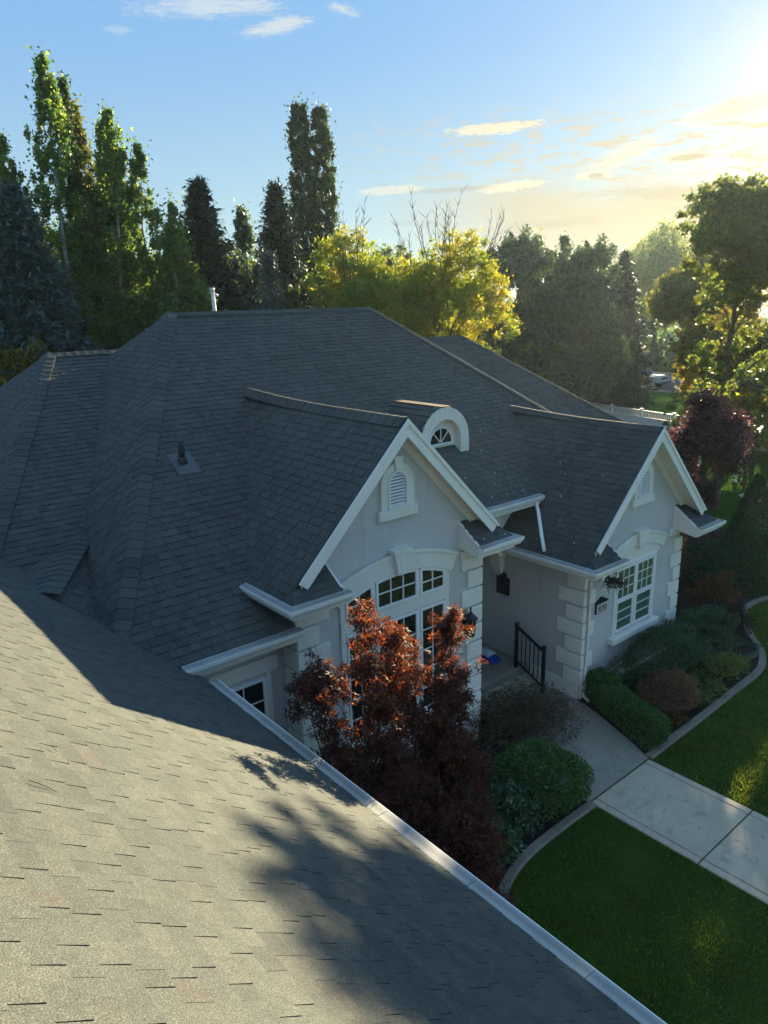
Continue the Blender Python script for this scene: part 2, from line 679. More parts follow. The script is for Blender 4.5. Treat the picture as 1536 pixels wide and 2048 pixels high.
SHINGLE = mat_shingle()
STUCCO = mat_stucco()
def mat_trim():
    m, nt, b = nodes('cast_trim')
    f = noise(nt, 2.2, 4, 0.6)
    c = ramp(nt, f, [(0.3, (0.73, 0.705, 0.635)), (0.7, (0.81, 0.785, 0.715))])
    g = nn(nt, 'ShaderNodeNewGeometry')
    mp = nn(nt, 'ShaderNodeMapping')
    mp.inputs['Scale'].default_value = (9, 9, 0.7)
    nt.links.new(g.outputs['Position'], mp.inputs[0])
    st = noise(nt, 1.4, 5, 0.65, vec=mp.outputs[0])
    c = mixc(nt, ramp(nt, st, [(0.55, (0, 0, 0)), (0.78, (0.55, 0.55, 0.55))]), c, (0.50, 0.475, 0.42))
    nt.links.new(c, b.inputs['Base Color'])
    b.inputs['Roughness'].default_value = 0.85
    b.inputs['Specular IOR Level'].default_value = 0.25
    bump(nt, b, noise(nt, 80, 5, 0.65), 0.3, 0.01)
    return m


TRIM = mat_trim()
WHITE = simple('white_metal', (0.83, 0.82, 0.78), 0.38, var=0.05, scale=3.0, spec=0.5)
SOFFIT = simple('soffit_white', (0.78, 0.75, 0.68), 0.6, var=0.05, scale=3)
FRAME = simple('window_vinyl', (0.80, 0.80, 0.79), 0.4, var=0.04, scale=3)
GUARD = mat_guard()
DARKGLASS = mat_glass('dark_glass')
CLEAR = mat_clear('clear_glass')
BLIND = simple('blind_slats', (0.50, 0.53, 0.49), 0.6, var=0.15, scale=3)
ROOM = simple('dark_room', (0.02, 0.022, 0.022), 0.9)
BLACK = simple('black_metal', (0.012, 0.012, 0.013), 0.45, var=0.2)
DECK = simple('roof_underlay', (0.03, 0.03, 0.032), 0.95)
PIPE_W = simple('white_pipe', (0.62, 0.62, 0.60), 0.5, var=0.06)
CONC = mat_concrete('concrete', (0.41, 0.345, 0.26), (0.52, 0.445, 0.345))
CURBM = mat_concrete('curb_concrete', (0.16, 0.138, 0.108), (0.25, 0.215, 0.17))
AGG = mat_concrete('old_concrete', (0.235, 0.21, 0.168), (0.33, 0.295, 0.24))
SOIL = simple('bark_mulch', (0.022, 0.017, 0.012), 0.95, var=0.5, scale=25, bump_s=1.0, bump_scale=30)
TURF = mat_grass_ground()
ASPHALT = simple('asphalt', (0.060, 0.058, 0.062), 0.9, var=0.15, scale=2, bump_s=0.2, bump_scale=80)
VINYL = simple('white_vinyl', (0.82, 0.82, 0.81), 0.45, var=0.04)

# ---------------------------------------------------------------- ground and setting
m_ = MB()
R_ = 300
m_.add([(-R_, -R_, 0), (R_, -R_, 0), (R_, R_, 0), (-R_, R_, 0)], [(0, 1, 2, 3)])
ground = tag(m_.build('ground', TURF), 'short green lawn running round the house to the far street', kind='structure')

bed = MB()
# planting beds: front of the house left and right of the walk
bedA = [(3.2, 5.0), (7.0, 5.95), (7.35, 6.07), (8.0, 6.14), (9.0, 6.2), (9.75, 6.2), (9.9, 7.2), (10.9, 9.7), (9.6, 9.8), (9.6, 8.9), (3.2, 9.4)]
bedB = [(11.62, 6.24), (13.2, 6.25), (15.3, 6.29), (16.65, 6.35), (17.6, 6.7), (18.4, 7.4), (19.2, 7.85), (20.0, 8.2), (21.2, 8.1), (23, 7.4), (27, 7.5), (27, 13), (16.2, 13), (16.2, 8.4), (12.4, 8.4), (12.3, 8.2), (11.9, 7.3)]
for poly in (bedA, bedB):
    bed.add([(x, y, 0.012) for x, y in poly], [list(range(len(poly)))])
tag(bed.build('garden_bed', SOIL), 'dark mulched planting beds along the front of the house', kind='structure')

# walkway of cast slabs with tooled border strips
walk = tag(empty('walkway', (10.5, 4.0, 0), 'pale concrete walkway of large slabs crossing the front lawn'), kind='structure')
walk.location = (0, 0, 0)
ys = [6.17, 4.21, 2.25, 0.3, -1.65, -3.6, -5.6]
for i in range(len(ys) - 1):
    y1, y0 = ys[i] - 0.012, ys[i + 1] + 0.012
    MB().bbox(9.81, 11.36, y0, y1, -0.06, 0.030 + 0.002 * (i % 2), 0.010).build('slab', CONC, walk)
    MB().bbox(9.65, 9.795, y0, y1, -0.06, 0.030, 0.010).build('border_strip', CONC, walk)
    MB().bbox(11.375, 11.52, y0, y1, -0.06, 0.030, 0.010).build('border_strip', CONC, walk)
pth = MB()
po = [(9.62, 6.19), (11.55, 6.19), (11.75, 6.6), (11.98, 7.2), (12.2, 7.8), (12.34, 8.35), (12.34, 9.45), (10.6, 9.45), (10.3, 8.6), (9.75, 7.3)]
pth.prism([(x, y, -0.05) for x, y in po], (0, 0, 0.072))
tag(pth.build('path', AGG), 'worn grey exposed-aggregate path between the walkway and the porch', kind='structure')


def curb(name, pts, label, width=0.17, top=0.055, seg=1.0):
    root = tag(empty(name, (pts[0][0], pts[0][1], 0), label), kind='structure')
    root.location = (0, 0, 0)
    # resample with a smooth curve
    P = [Vector((x, y, 0)) for x, y in pts]
    fine = []
    for i in range(len(P) - 1):
        p0, p1, p2, p3 = P[max(i - 1, 0)], P[i], P[i + 1], P[min(i + 2, len(P) - 1)]
        for k in range(8):
            t = k / 8
            fine.append(0.5 * ((2 * p1) + (p2 - p0) * t + (2 * p0 - 5 * p1 + 4 * p2 - p3) * t * t + (3 * p1 - p0 - 3 * p2 + p3) * t ** 3))
    fine.append(P[-1])
    acc, block = 0.0, [fine[0]]
    blocks = []
    for a, b in zip(fine, fine[1:]):
        acc += (b - a).length
        block.append(b)
        if acc > seg:
            blocks.append(block)
            block, acc = [b], 0.0
    if len(block) > 1:
        blocks.append(block)
    for bl in blocks:
        mb = MB()
        n = len(bl)
        vs = []
        h = top + random.uniform(-0.004, 0.004)
        for i, p in enumerate(bl):
            t = (bl[min(i + 1, n - 1)] - bl[max(i - 1, 0)]).normalized()
            s = Vector((-t.y, t.x, 0))
            q = p + t * (0.006 if i == 0 else -0.006 if i == n - 1 else 0)
            w = width / 2
            for o, z in ((-w, -0.05), (-w, h - 0.018), (-w + 0.02, h), (w - 0.02, h), (w, h - 0.018), (w, -0.05)):
                v = q + s * o
                vs.append((v.x, v.y, z))
        fs = []
        for i in range(n - 1):
            for k in range(5):
                fs.append((i * 6 + k, i * 6 + k + 1, (i + 1) * 6 + k + 1, (i + 1) * 6 + k))
        fs += [(0, 1, 2, 3, 4, 5), tuple((n - 1) * 6 + k for k in range(6))]
        mb.add(vs, fs)
        mb.build('curb_block', CURBM, root)


curb('lawn_curb', [(9.64, 6.12), (9.0, 6.13), (8.4, 6.12), (7.95, 6.10), (7.5, 6.03), (7.1, 5.90), (6.8, 5.70), (6.5, 5.3), (6.3, 4.8)],
     'curved concrete mowing curb round the bed under the dark red maples')
curb('lawn_curb', [(11.58, 6.21), (12.6, 6.22), (13.8, 6.24), (15.3, 6.28), (16.4, 6.31), (17.1, 6.48), (17.75, 6.85), (18.3, 7.3), (18.9, 7.68), (19.6, 8.05), (20.3, 8.2), (21.2, 8.05), (23.0, 7.35), (26, 7.2)],
     'winding concrete mowing curb in front of the trimmed hedge and house corner')

# far street with kerbs and verge
st = MB().box(64.2, 77.0, -80, 160, -0.2, 0.012)
tag(st.build('street', ASPHALT), 'grey asphalt street beyond the white fence', kind='structure')
kb = MB().box(63.9, 64.2, -80, 160, -0.2, 0.13).box(77.0, 77.3, -80, 160, -0.2, 0.13)
tag(kb.build('street_kerb', CONC), 'pale concrete kerbs along both sides of the street', kind='structure')
sw = MB().box(79.5, 81.0, -80, 160, -0.2, 0.05)
tag(sw.build('pavement', CONC), 'pale pavement on the far side of the street', kind='structure')
dr = MB().prism([(27, 9.6, -0.05), (31, 9.9, -0.05), (34, 11.5, -0.05), (35, 14, -0.05), (32, 14, -0.05), (30, 12.0, -0.05), (27, 11.4, -0.05)], (0, 0, 0.065))
tag(dr.build('side_path', CONC), 'pale concrete side path behind the clipped conical evergreens', kind='structure')

# ---------------------------------------------------------------- the house
EXPO = 0.143
house = empty('house', (9.0, 12.0, 0), 'large pale grey stucco house with steep charcoal shingle roofs and two front gables', 'house')
house.location = (0, 0, 0)


class Plane:
    def __init__(self, pts):
        self.p = [Vector(p) for p in pts]
        n = Vector((0, 0, 0))
        for i in range(len(self.p)):
            a, b = self.p[i], self.p[(i + 1) % len(self.p)]
            n += (a - self.p[0]).cross(b - self.p[0])
        n.normalize()
        if n.z < 0:
            n = -n
            self.p.reverse()
        self.n = n
        self.u = (Vector((0, 0, 1)) - n * n.z).normalized()      # up the slope
        self.e = self.u.cross(n).normalized()                    # along the courses
        low = min(self.p, key=lambda q: q.z)
        self.o = low
        self.q = [((p - low).dot(self.e), (p - low).dot(self.u)) for p in self.p]

    def at(self, a, s, h=0.0):
        return self.o + self.e * a + self.u * s + self.n * h


def clip_convex(poly, conv):
    out = poly
    for i in range(len(conv)):
        ax, ay = conv[i]
        bx, by = conv[(i + 1) % len(conv)]
        dx, dy = bx - ax, by - ay
        inp, out = out, []
        if not inp:
            return []
        for j in range(len(inp)):
            p, q = inp[j], inp[(j + 1) % len(inp)]
            sp = dx * (p[1] - ay) - dy * (p[0] - ax)
            sq = dx * (q[1] - ay) - dy * (q[0] - ax)
            if sp >= 0:
                out.append(p)
            if sp * sq < 0:
                t = sp / (sp - sq)
                out.append((p[0] + (q[0] - p[0]) * t, p[1] + (q[1] - p[1]) * t))
    return out


WIDTHS = [0.10, 0.14, 0.18, 0.22, 0.27]
THICK = [0.0055, 0.0098]
FIELD = MB()
NEAR = []         # (distance score, matrix, width index, thickness index)


def tab_mesh(w, h):
    Lh = EXPO * 1.22
    mb = MB()
    mb.add([(0, 0, h), (w, 0, h), (w, Lh, 0.001), (0, Lh, 0.001), (0, 0, 0), (w, 0, 0), (0.5 * w, -0.0015, h), (0.5 * w, -0.0015, 0)],
           [(0, 6, 1, 2, 3), (4, 7, 6, 0), (7, 5, 1, 6), (5, 2, 1), (0, 3, 4)])
    return mb.mesh('shingle', SHINGLE)


def shingle_plane(pts, near=None, s0=None, thick=1.75, deck=True, convex_pieces=None):
    """cover a roof plane with courses of laminated tabs, clipped to its outline"""
    P = Plane(pts)
    if deck:
        DECKS.add([p - P.n * 0.004 for p in P.p], [list(range(len(P.p)))])
    q = P.q
    ccw = sum(q[i][0] * q[(i + 1) % len(q)][1] - q[(i + 1) % len(q)][0] * q[i][1] for i in range(len(q)))
    conv = q if ccw > 0 else q[::-1]
    amin, amax = min(a for a, s in q), max(a for a, s in q)
    smax = max(s for a, s in q)
    s = -0.02 if s0 is None else s0
    row = 0
    while s < smax:
        a = amin - random.uniform(0, 0.9)
        ds = random.uniform(-0.003, 0.003)
        thk = random.random() < 0.5
        while a < amax:
            wi = random.choice((0, 1, 1, 2, 2, 3, 4))
            w = WIDTHS[wi]
            thk = (not thk) if random.random() < 0.82 else thk
            ti = 1 if thk else 0
            h = THICK[ti] * thick
            Lh = EXPO * 1.22
            js = s + ds + random.uniform(-0.0015, 0.0015)
            rect = [(a, js), (a + w - 0.003, js), (a + w - 0.003, js + Lh), (a, js + Lh)]
            c = clip_convex(rect, conv)
            if len(c) >= 3:
                full = len(c) == 4 and all(min(abs(x - rx) + abs(y - ry) for rx, ry in rect) < 1e-6 for x, y in c)
                if near and full:
                    pos = P.at(a + w / 2, js + EXPO / 2)
                    if near(pos):
                        M = Matrix((P.e.to_4d(), P.u.to_4d(), P.n.to_4d(), Vector((0, 0, 0, 1)))).transposed()
                        M.translation = P.at(a, js)
                        for k in range(3):
                            M[3][k] = 0
                        M[3][3] = 1
                        NEAR.append(((pos - Vector((0, 0, CAM_H))).length / math.sqrt(w), M, wi, ti, [P.at(x, y, h * max(0.08, 1 - (y - js) / Lh)) for x, y in c], [P.at(x, y, 0) for x, y in c]))
                        a += w
                        continue
                top = [P.at(x, y, h * max(0.08, 1 - (y - js) / Lh)) for x, y in c]
                bot = [P.at(x, y, -0.001) for x, y in c]
                n = len(c)
                fs = [list(range(n))] + [(i, n + i, n + (i + 1) % n, (i + 1) % n) for i in range(n)]
                FIELD.add(top + bot, fs)
            a += w
        s += EXPO
        row += 1
    return P


DECKS = MB()
CAPS = []

# roof planes -------------------------------------------------------------
tF = 0.65
def zF(y): return 4.394 + tF * (y - 9.806)
yR = 15.99
zR = zF(yR)
def zG(x): return 3.70 - 0.78 * (x - 3.665)
def zF2(y): return 7.6 + 0.543 * (y - 17.55)
def zR2(y): return 7.4 + 0.65 * (y - 17.9)


def P3(fn, pts):
    return [(x, y, fn(x, y)) for x, y in pts]


# garage slope in the foreground (faces the sun)
def near_ok(p):
    d = p - Vector((0, 0, CAM_H))
    z = d.dot(_f)
    if z < 0.3:
        return False
    px, py = d.dot(_r) / z * 1460.7, -d.dot(_u) / z * 1460.7
    return abs(px) < 768 and abs(py) < 1024 and p.y < 8


yV = lambda x: 17.55 + (zG(x) - 7.6) / 0.543
shingle_plane(P3(lambda x, y: zG(x), [(-2.0, -2.5), (3.90, -2.5), (3.90, 8.95), (3.3, 11.2), (2.0, 13.0), (0.5, 14.9), (-2.0, 18.0)]), near=near_ok, thick=1.0, deck=False)
# main front slope
hl = lambda y: 7.14 - (yR - y) * 0.6366
hr = lambda y: 12.92 + (yR - y) * 0.605
shingle_plane(P3(lambda x, y: zF(y), [(hl(yR), yR), (hr(yR), yR), (hr(9.82), 9.82), (hl(9.82), 9.82)]))
y0 = 9.82
k_ = EXPO / math.sqrt(1 + tF * tF)
yl = 9.82 - 7 * k_
shingle_plane(P3(lambda x, y: zF(y), [(hl(9.82), 9.82), (5.9, 9.82), (5.9, 8.83), (hl(8.83), 8.83)]), s0=(9.82 - 8.83) / k_ * EXPO - 8 * EXPO - 0.02 + 0 * yl)
# main left slope
zW = lambda x: zR + 1.02 * (x - 7.14)
zW = lambda x: zR + (tF / 0.6366) * (x - 7.14)
shingle_plane(P3(lambda x, y: zW(x), [(7.14, yR), (hl(8.83), 8.83), (hl(8.83), 23.15)]))
# main right slope
zE = lambda x: zR - (tF / 0.605) * (x - 12.92)
shingle_plane(P3(lambda x, y: zE(x), [(12.92, yR), (hr(9.82), 9.82), (hr(9.82), 22.16)]), thick=1.4)
# rear slopes, plain
DECKS.add(P3(lambda x, y: zR - tF * (y - yR), [(7.14, yR), (12.92, yR), (hr(9.82), 22.16), (hl(8.83), 23.15)]), [(0, 1, 2, 3)])
# second ridge on the left
shingle_plane(P3(lambda x, y: zF2(y), [(4.91, 17.55), (7.0, 17.55), (7.0, 11.0), (1.353, 11.0)]))
shingle_plane([(4.91, 17.55, 7.6), (1.353, 11.0, zF2(11.0)), (1.353, 24.1, zF2(11.0))])
DECKS.add([(4.91, 17.55, 7.6), (7.0, 17.55, 7.6), (7.0, 24.1, zF2(11)), (1.353, 24.1, zF2(11))], [(0, 1, 2, 3)])
# lower roof on the right
shingle_plane(P3(lambda x, y: zR2(y), [(13.9, 17.9), (18.47, 17.9), (22.94, 11.73), (16.0, 11.73), (13.9, 13.6)]), thick=1.5)
shingle_plane([(18.47, 17.9, 7.4), (22.94, 11.73, zR2(11.73)), (22.94, 24.1, zR2(11.73))], thick=1.4)
DECKS.add([(13.9, 17.9, 7.4), (18.47, 17.9, 7.4), (22.94, 24.1, zR2(11.73)), (13.9, 24.1, zR2(11.73))], [(0, 1, 2, 3)])


def gable_roof(xc, za, half, barge_y, front_y, wall_y, back, retin):
    """two steep slopes of a front gable, lower corners carried forward and hipped into short returns"""
    ze = za - half
    # height where the return meets the side slope at the barge plane
    def zret(y): return ze + 0.7 * (y - front_y)
    dxb = za - zret(barge_y)
    for s in (-1, 1):
        X = lambda d: xc + s * d
        yb = back(za)
        yb2 = back(za - half)
        shingle_plane([(xc, yb + 0.15, za), (xc, barge_y, za), (X(half), barge_y, ze), (X(half), yb2 + 0.3, ze)])
        shingle_plane([(X(dxb), barge_y, za - dxb), (X(half), front_y, ze), (X(half), barge_y, ze)])
        dxw = za - zret(wall_y)
        shingle_plane([(X(retin), wall_y, zret(wall_y)), (X(dxw), wall_y, zret(wall_y)), (X(half), front_y, ze), (X(retin), front_y, ze)])
    return ze


LG = dict(xc=7.61, za=6.755, half=2.42, wall_y=8.88, barge_y=8.57, front_y=8.38)
RG = dict(xc=14.31, za=5.85, half=2.50, wall_y=8.39, barge_y=7.98, front_y=7.78)
backF = lambda z: 9.806 + (z - 4.394) / tF
ze_l = gable_roof(LG['xc'], LG['za'], LG['half'], LG['barge_y'], LG['front_y'], LG['wall_y'], backF, 1.50)
ze_r = gable_roof(RG['xc'], RG['za'], RG['half'], RG['barge_y'], RG['front_y'], RG['wall_y'], lambda z: max(backF(z), 12.6) if z < 4.5 else backF(z) + 0.1, 1.55)

# small cricket in the left valley
tip, top_ = Vector((2.42, 10.45, zG(2.42) + 0.015)), Vector((3.58, 12.40, 4.83))
shingle_plane([tip, top_, (1.75, 11.9, tip.z - 0.32)], deck=True)
shingle_plane([tip, top_, (3.35, 10.05, tip.z - 0.75)], deck=True)

DECKS.build('roof_deck', DECK, house)

# individual tabs nearest the camera
NEAR.sort(key=lambda t: t[0])
garage_roof = MB().prism([(x, y, zG(x) - 0.03) for x, y in ((-2.0, -2.5), (3.90, -2.5), (3.90, 8.95), (3.3, 11.2), (2.0, 13.0), (0.5, 14.9), (-2.0, 18.0))], (0, 0, 0.026)).build('roof', DECK, house)
MB().box(-2.0, 3.3, -2.4, 8.0, 3.05, 3.12).build('garage_ceiling', SOFFIT, house)
tag(garage_roof, 'sunlit shingled garage slope in the foreground')
tabs = {}
for k, (sc_, M, wi, ti, top, bot) in enumerate(NEAR):
    if k < 300:
        if (wi, ti) not in tabs:
            tabs[(wi, ti)] = tab_mesh(WIDTHS[wi] - 0.003, THICK[ti])
        o = bpy.data.objects.new('shingle', tabs[(wi, ti)])
        o.matrix_world = M
        link(o, garage_roof)
    else:
        n = len(top)
        FIELD.add(top + bot, [list(range(n))] + [(i, n + i, n + (i + 1) % n, (i + 1) % n) for i in range(n)])
fld = FIELD.build('shingle_field', SHINGLE, house)
tag(fld, kind='stuff')


# ridge and hip caps -------------------------------------------------------
def cap_mesh(ang, half=0.17, ln=0.25, t=0.014):
    """bent cap: two leaves meeting at the ridge, butt end towards -Y, ang = drop of each leaf below the ridge line"""
    mb = MB()
    a, b = ang
    vs = []
    for y, h in ((0, t), (ln, 0.002)):
        for (o, dr) in ((-half, a), (-half * 0.45, a), (-0.03, a * 0.6), (0.03, b * 0.6), (half * 0.45, b), (half, b)):
            vs.append((o * math.cos(dr), y, -abs(o) * math.sin(dr) + h))
    base = [(x, y, z - (t if y == 0 else 0.002) - 0.002) for x, y, z in vs]
    n = 6
    fs = [(i, i + 1, n + i + 1, n + i) for i in range(n - 1)]
    m = 2 * n
    fs += [(m + i + 1, m + i, i, i + 1)[::-1] for i in range(n - 1)]
    fs += [(0, n, m + n, m), (n - 1, m + n - 1, m + 2 * n - 1, 2 * n - 1)]
    mb.add(vs + base, fs, 0, False)
    return mb.mesh('ridge_cap', SHINGLE)


CAPMESH = {}


def cap_line(p0, p1, nL, nR, step=0.19, half=0.17, lift=0.014, flare=0.0, name='ridge_cap'):
    p0, p1 = Vector(p0), Vector(p1)
    d = p1 - p0
    n = int(d.length / step)
    t = d.normalized()
    side = t.cross(Vector((0, 0, 1))).normalized()
    up = side.cross(t).normalized()
    nL, nR = Vector(nL), Vector(nR)
    angL = math.atan2(-nL.dot(side), nL.dot(up)) - 0.02
    angR = math.atan2(nR.dot(side), nR.dot(up)) - 0.02
    key = (round(angL, 2), round(angR, 2), half)
    if key not in CAPMESH:
        CAPMESH[key] = cap_mesh((angL, angR), half)
    for i in range(n):
        q = p0 + t * (i * d.length / n)
        f = i / n
        o = bpy.data.objects.new(name, CAPMESH[key])
        z = lift + flare * (max(0.0, f - 0.35) / 0.65) ** 2
        sl = flare * 2 * max(0.0, f - 0.35) / 0.65 / 0.65 / d.length
        t2 = (t + up * sl).normalized()
        up2 = side.cross(t2).normalized()
        R = Matrix((side, t2, up2)).transposed().to_4x4()
        yaw = Matrix.Rotation(random.uniform(-0.02, 0.02), 4, 'Z')
        o.matrix_world = Matrix.Translation(q + up2 * z) @ R @ yaw
        link(o, house)


nF_, nW_, nE_ = (0, -tF, 1), (-tF / 0.6366, 0, 1), (tF / 0.605, 0, 1)
cap_line((7.14, yR, zR), (12.92, yR, zR), (0, tF, 1), nF_, half=0.18, lift=0.03)
cap_line((hl(8.98), 8.98, zF(8.98)), (7.14, yR, zR), nW_, nF_, half=0.21, lift=0.032)
cap_line((hr(9.9), 9.9, zF(9.9)), (12.92, yR, zR), nF_, nE_, half=0.19, lift=0.028)
cap_line((1.45, 11.18, zF2(11.18)), (4.91, 17.55, 7.6), (-1, 0, 1), (0, -0.543, 1), half=0.21, lift=0.032)
cap_line((4.91, 17.55, 7.6), (6.5, 17.55, 7.6), (0, 0.543, 1), (0, -0.543, 1), half=0.18, lift=0.03)
cap_line((7.61, 8.57, 6.755), (7.61, 13.5, 6.755), (-1, 0, 1), (1, 0, 1), half=0.22, lift=0.035, flare=0.13)
cap_line((14.31, 7.98, 5.85), (14.31, 12.1, 5.85), (-1, 0, 1), (1, 0, 1), half=0.17, lift=0.03, flare=0.10)
cap_line((22.6, 12.2, zR2(12.2)), (18.47, 17.9, 7.4), (0, -0.65, 1), (0.897, 0, 1), half=0.20, lift=0.028, step=0.26)
cap_line((13.9, 17.9, 7.4), (18.47, 17.9, 7.4), (0, 0.65, 1), (0, -0.65, 1), half=0.18, lift=0.03, step=0.26)
cap_line(tip, top_, (-0.3, 0, 1), (0.3, 0, 1), half=0.22, lift=0.03)

# walls ---------------------------------------------------------------------
def wall(poly, d, mat=STUCCO, name='wall'):
    return MB().prism(poly, d).build(name, mat, house)


# left gable bay
x0, x1, yw = 5.57, 9.65, 8.88
def gab(xc, za, xa, xb, y, drop):
    zl = za - drop
    return [(xa, y, -0.1), (xb, y, -0.1), (xb, y, zl - abs(xb - xc)), (xc, y, zl), (xa, y, zl - abs(xa - xc))]
wall(gab(7.61, 6.755, x0, x1, yw, 0.14), (0, 0.2, 0))
MB().box(x0, x0 + 0.2, yw + 0.2, 12.5, -0.1, 4.3).build('wall', STUCCO, house)
MB().box(x1 - 0.2, x1, yw + 0.2, 13.2, -0.1, 4.3).build('wall', STUCCO, house)
# right gable bay
xr0, xr1, ywr = 12.39, 16.23, 8.39
wall(gab(14.31, 5.85, xr0, xr1, ywr, 0.14), (0, 0.2, 0))
MB().box(xr0, xr0 + 0.2, ywr + 0.2, 13.2, -0.1, 3.62).build('wall', STUCCO, house)
MB().box(xr1 - 0.2, xr1, ywr + 0.2, 13.2, -0.1, 3.62).build('wall', STUCCO, house)
# porch back wall, the low wall with a window, garage wall
MB().box(x1, xr0, 13.2, 13.4, 0.0, 5.2).build('wall', STUCCO, house)
MB().box(3.1, x0, 9.30, 9.5, -0.1, 3.72).build('wall', STUCCO, house)
MB().box(3.1, 3.3, -2.2, 9.30, -0.1, 3.72).build('wall', STUCCO, house)
MB().box(16.25, 22.2, 12.6, 12.8, -0.1, 3.7).build('wall', STUCCO, house)
MB().box(22.0, 22.2, 12.8, 23.5, -0.1, 3.4).build('wall', STUCCO, house)
MB().box(2.0, 22.0, 23.3, 23.5, -0.1, 3.7).build('wall', STUCCO, house)
# plinth strips
MB().bbox(xr0 - 0.035, xr0 + 0.02, ywr + 0.03, 9.72, -0.02, 0.36, 0.012).build('plinth', TRIM, house)
MB().bbox(xr0 + 0.02, xr1 + 0.03, ywr - 0.035, ywr + 0.02, -0.02, 0.36, 0.012).build('plinth', TRIM, house)
MB().bbox(x0 - 0.03, x1 + 0.03, yw - 0.035, yw + 0.02, -0.02, 0.36, 0.012).build('plinth', TRIM, house)

# porch ----------------------------------------------------------------------
MB().bbox(x1 + 0.01, xr0 - 0.01, 9.78, 13.2, 0.0, 0.36, 0.02).build('porch_floor', AGG, house)
MB().bbox(x1 + 0.01, xr0 - 0.04, 9.47, 9.776, 0.0, 0.19, 0.02).build('porch_step', CONC, house)
MB().bbox(x1 + 0.02, xr0 + 0.1, 10.38, 10.62, 3.55, 4.22, 0.015).build('porch_beam', TRIM, house)
MB().box(x1 + 0.02, 13.1, 9.86, 13.19, 4.19, 4.235).build('porch_ceiling', SOFFIT, house)
# corbel under the eave
cb = MB().bbox(xr0 - 0.20, xr0 - 0.002, 10.55, 10.95, 2.75, 3.25, 0.015)
cb.bbox(xr0 - 0.16, xr0 - 0.002, 10.58, 10.92, 2.50, 2.745, 0.015).bbox(xr0 - 0.09, xr0 - 0.002, 10.62, 10.88, 2.36, 2.495, 0.012)
cb.build('corbel', TRIM, house)

# quoins ----------------------------------------------------------------------
def quoins(x, y, sx, z0, z1, side_len, pitch=0.372, h=0.335, front_len=(0.44, 0.26), t=0.06, side=True, name='quoin'):
    """blocks wrapping a wall corner; sx = direction of the wall along x from the corner"""
    z, i = z0, 0
    while z + 0.12 < z1:
        hh = min(h, z1 - z)
        fl = front_len[i % 2]
        sl = side_len[i % 2]
        xa, xb = (x, x + sx * fl)
        MB().bbox(min(xa, xb) - (t if sx > 0 else 0), max(xa, xb) + (t if sx < 0 else 0), y - t, y + 0.01, z, z + hh, 0.012).build(name, TRIM, house)
        if side:
            MB().bbox(x - t if sx > 0 else x - 0.01, x + 0.01 if sx > 0 else x + t, y + 0.012, y + sl, z + 0.001, z + hh - 0.001, 0.012).build(name, TRIM, house)
        z += pitch
        i += 1


quoins(xr0, ywr, 1, 0.37, 3.22, (0.40, 0.62), front_len=(0.22, 0.36))
quoins(xr1, ywr, -1, 0.37, 3.05, (0.36, 0.36), front_len=(0.26, 0.42))
quoins(x1, yw, -1, 0.37, 3.95, (0.3, 0.3), front_len=(0.34, 0.50))
quoins(x0, yw, 1, 0.37, 3.95, (0.41, 0.41), front_len=(0.36, 0.56))
for xx, yy, sx in ((x1, yw, -1), (xr1, ywr, -1)):
    zt = 3.95 if xx == x1 else 3.05
    MB().bbox(xx - 0.52, xx + 0.06, yy - 0.06, yy + 0.01, zt + 0.005, zt + 0.16, 0.02).build('quoin_cap', TRIM, house)

# barge boards, fascia, soffits -------------------------------------------------
def barge(xc, za, y, dx_end, wall_y):
    for s in (-1, 1):
        X = lambda d: xc + s * d
        b = MB()
        d = 0.27
        # main face board
        b.prism([(xc, y, za - 0.035), (X(dx_end), y, za - 0.035 - dx_end), (X(dx_end - 0.12), y, za - 0.035 - dx_end - 0.12), (X(dx_end - 0.12 - 0.02), y, za - 0.02 - dx_end - 0.14), (xc, y, za - 0.035 - d)][:3] + [(xc, y, za - 0.035 - 0.24)], (0, 0.03, 0))
        b.build('barge_board', WHITE, house)
        c = MB()
        # crown strip along the top edge, proud of the face
        c.prism([(xc, y - 0.03, za + 0.012), (X(dx_end + 0.035), y - 0.03, za + 0.012 - dx_end - 0.035), (X(dx_end), y - 0.03, za - 0.06 - dx_end), (xc, y - 0.03, za - 0.075)], (0, 0.028, 0))
        c.build('barge_trim', WHITE, house)
        # sloping soffit made of narrow boards
        n = 14
        for i in range(n):
            u0, u1 = i / n * dx_end + 0.02, (i + 1) / n * dx_end + 0.012
            z_ = lambda u: za - 0.16 - u
            MB().prism([(X(u0), y + 0.03, z_(u0)), (X(u1), y + 0.03, z_(u1)), (X(u1), wall_y - 0.002, z_(u1)), (X(u0), wall_y - 0.002, z_(u0))], (0, 0, 0.02)).build('soffit_board', SOFFIT, house)
        # frieze board on the wall under the slope
        f = MB()
        f.prism([(xc, wall_y - 0.05, za - 0.165), (X(dx_end - 0.1), wall_y - 0.05, za - 0.165 - dx_end + 0.1), (X(dx_end - 0.30), wall_y - 0.05, za - 0.165 - dx_end + 0.1), (xc, wall_y - 0.05, za - 0.365)], (0, 0.048, 0))
        f.build('frieze_board', TRIM, house)


barge(7.61, 6.755, 8.545, 2.16, yw)
barge(14.31, 5.85, 7.955, 2.18, ywr)

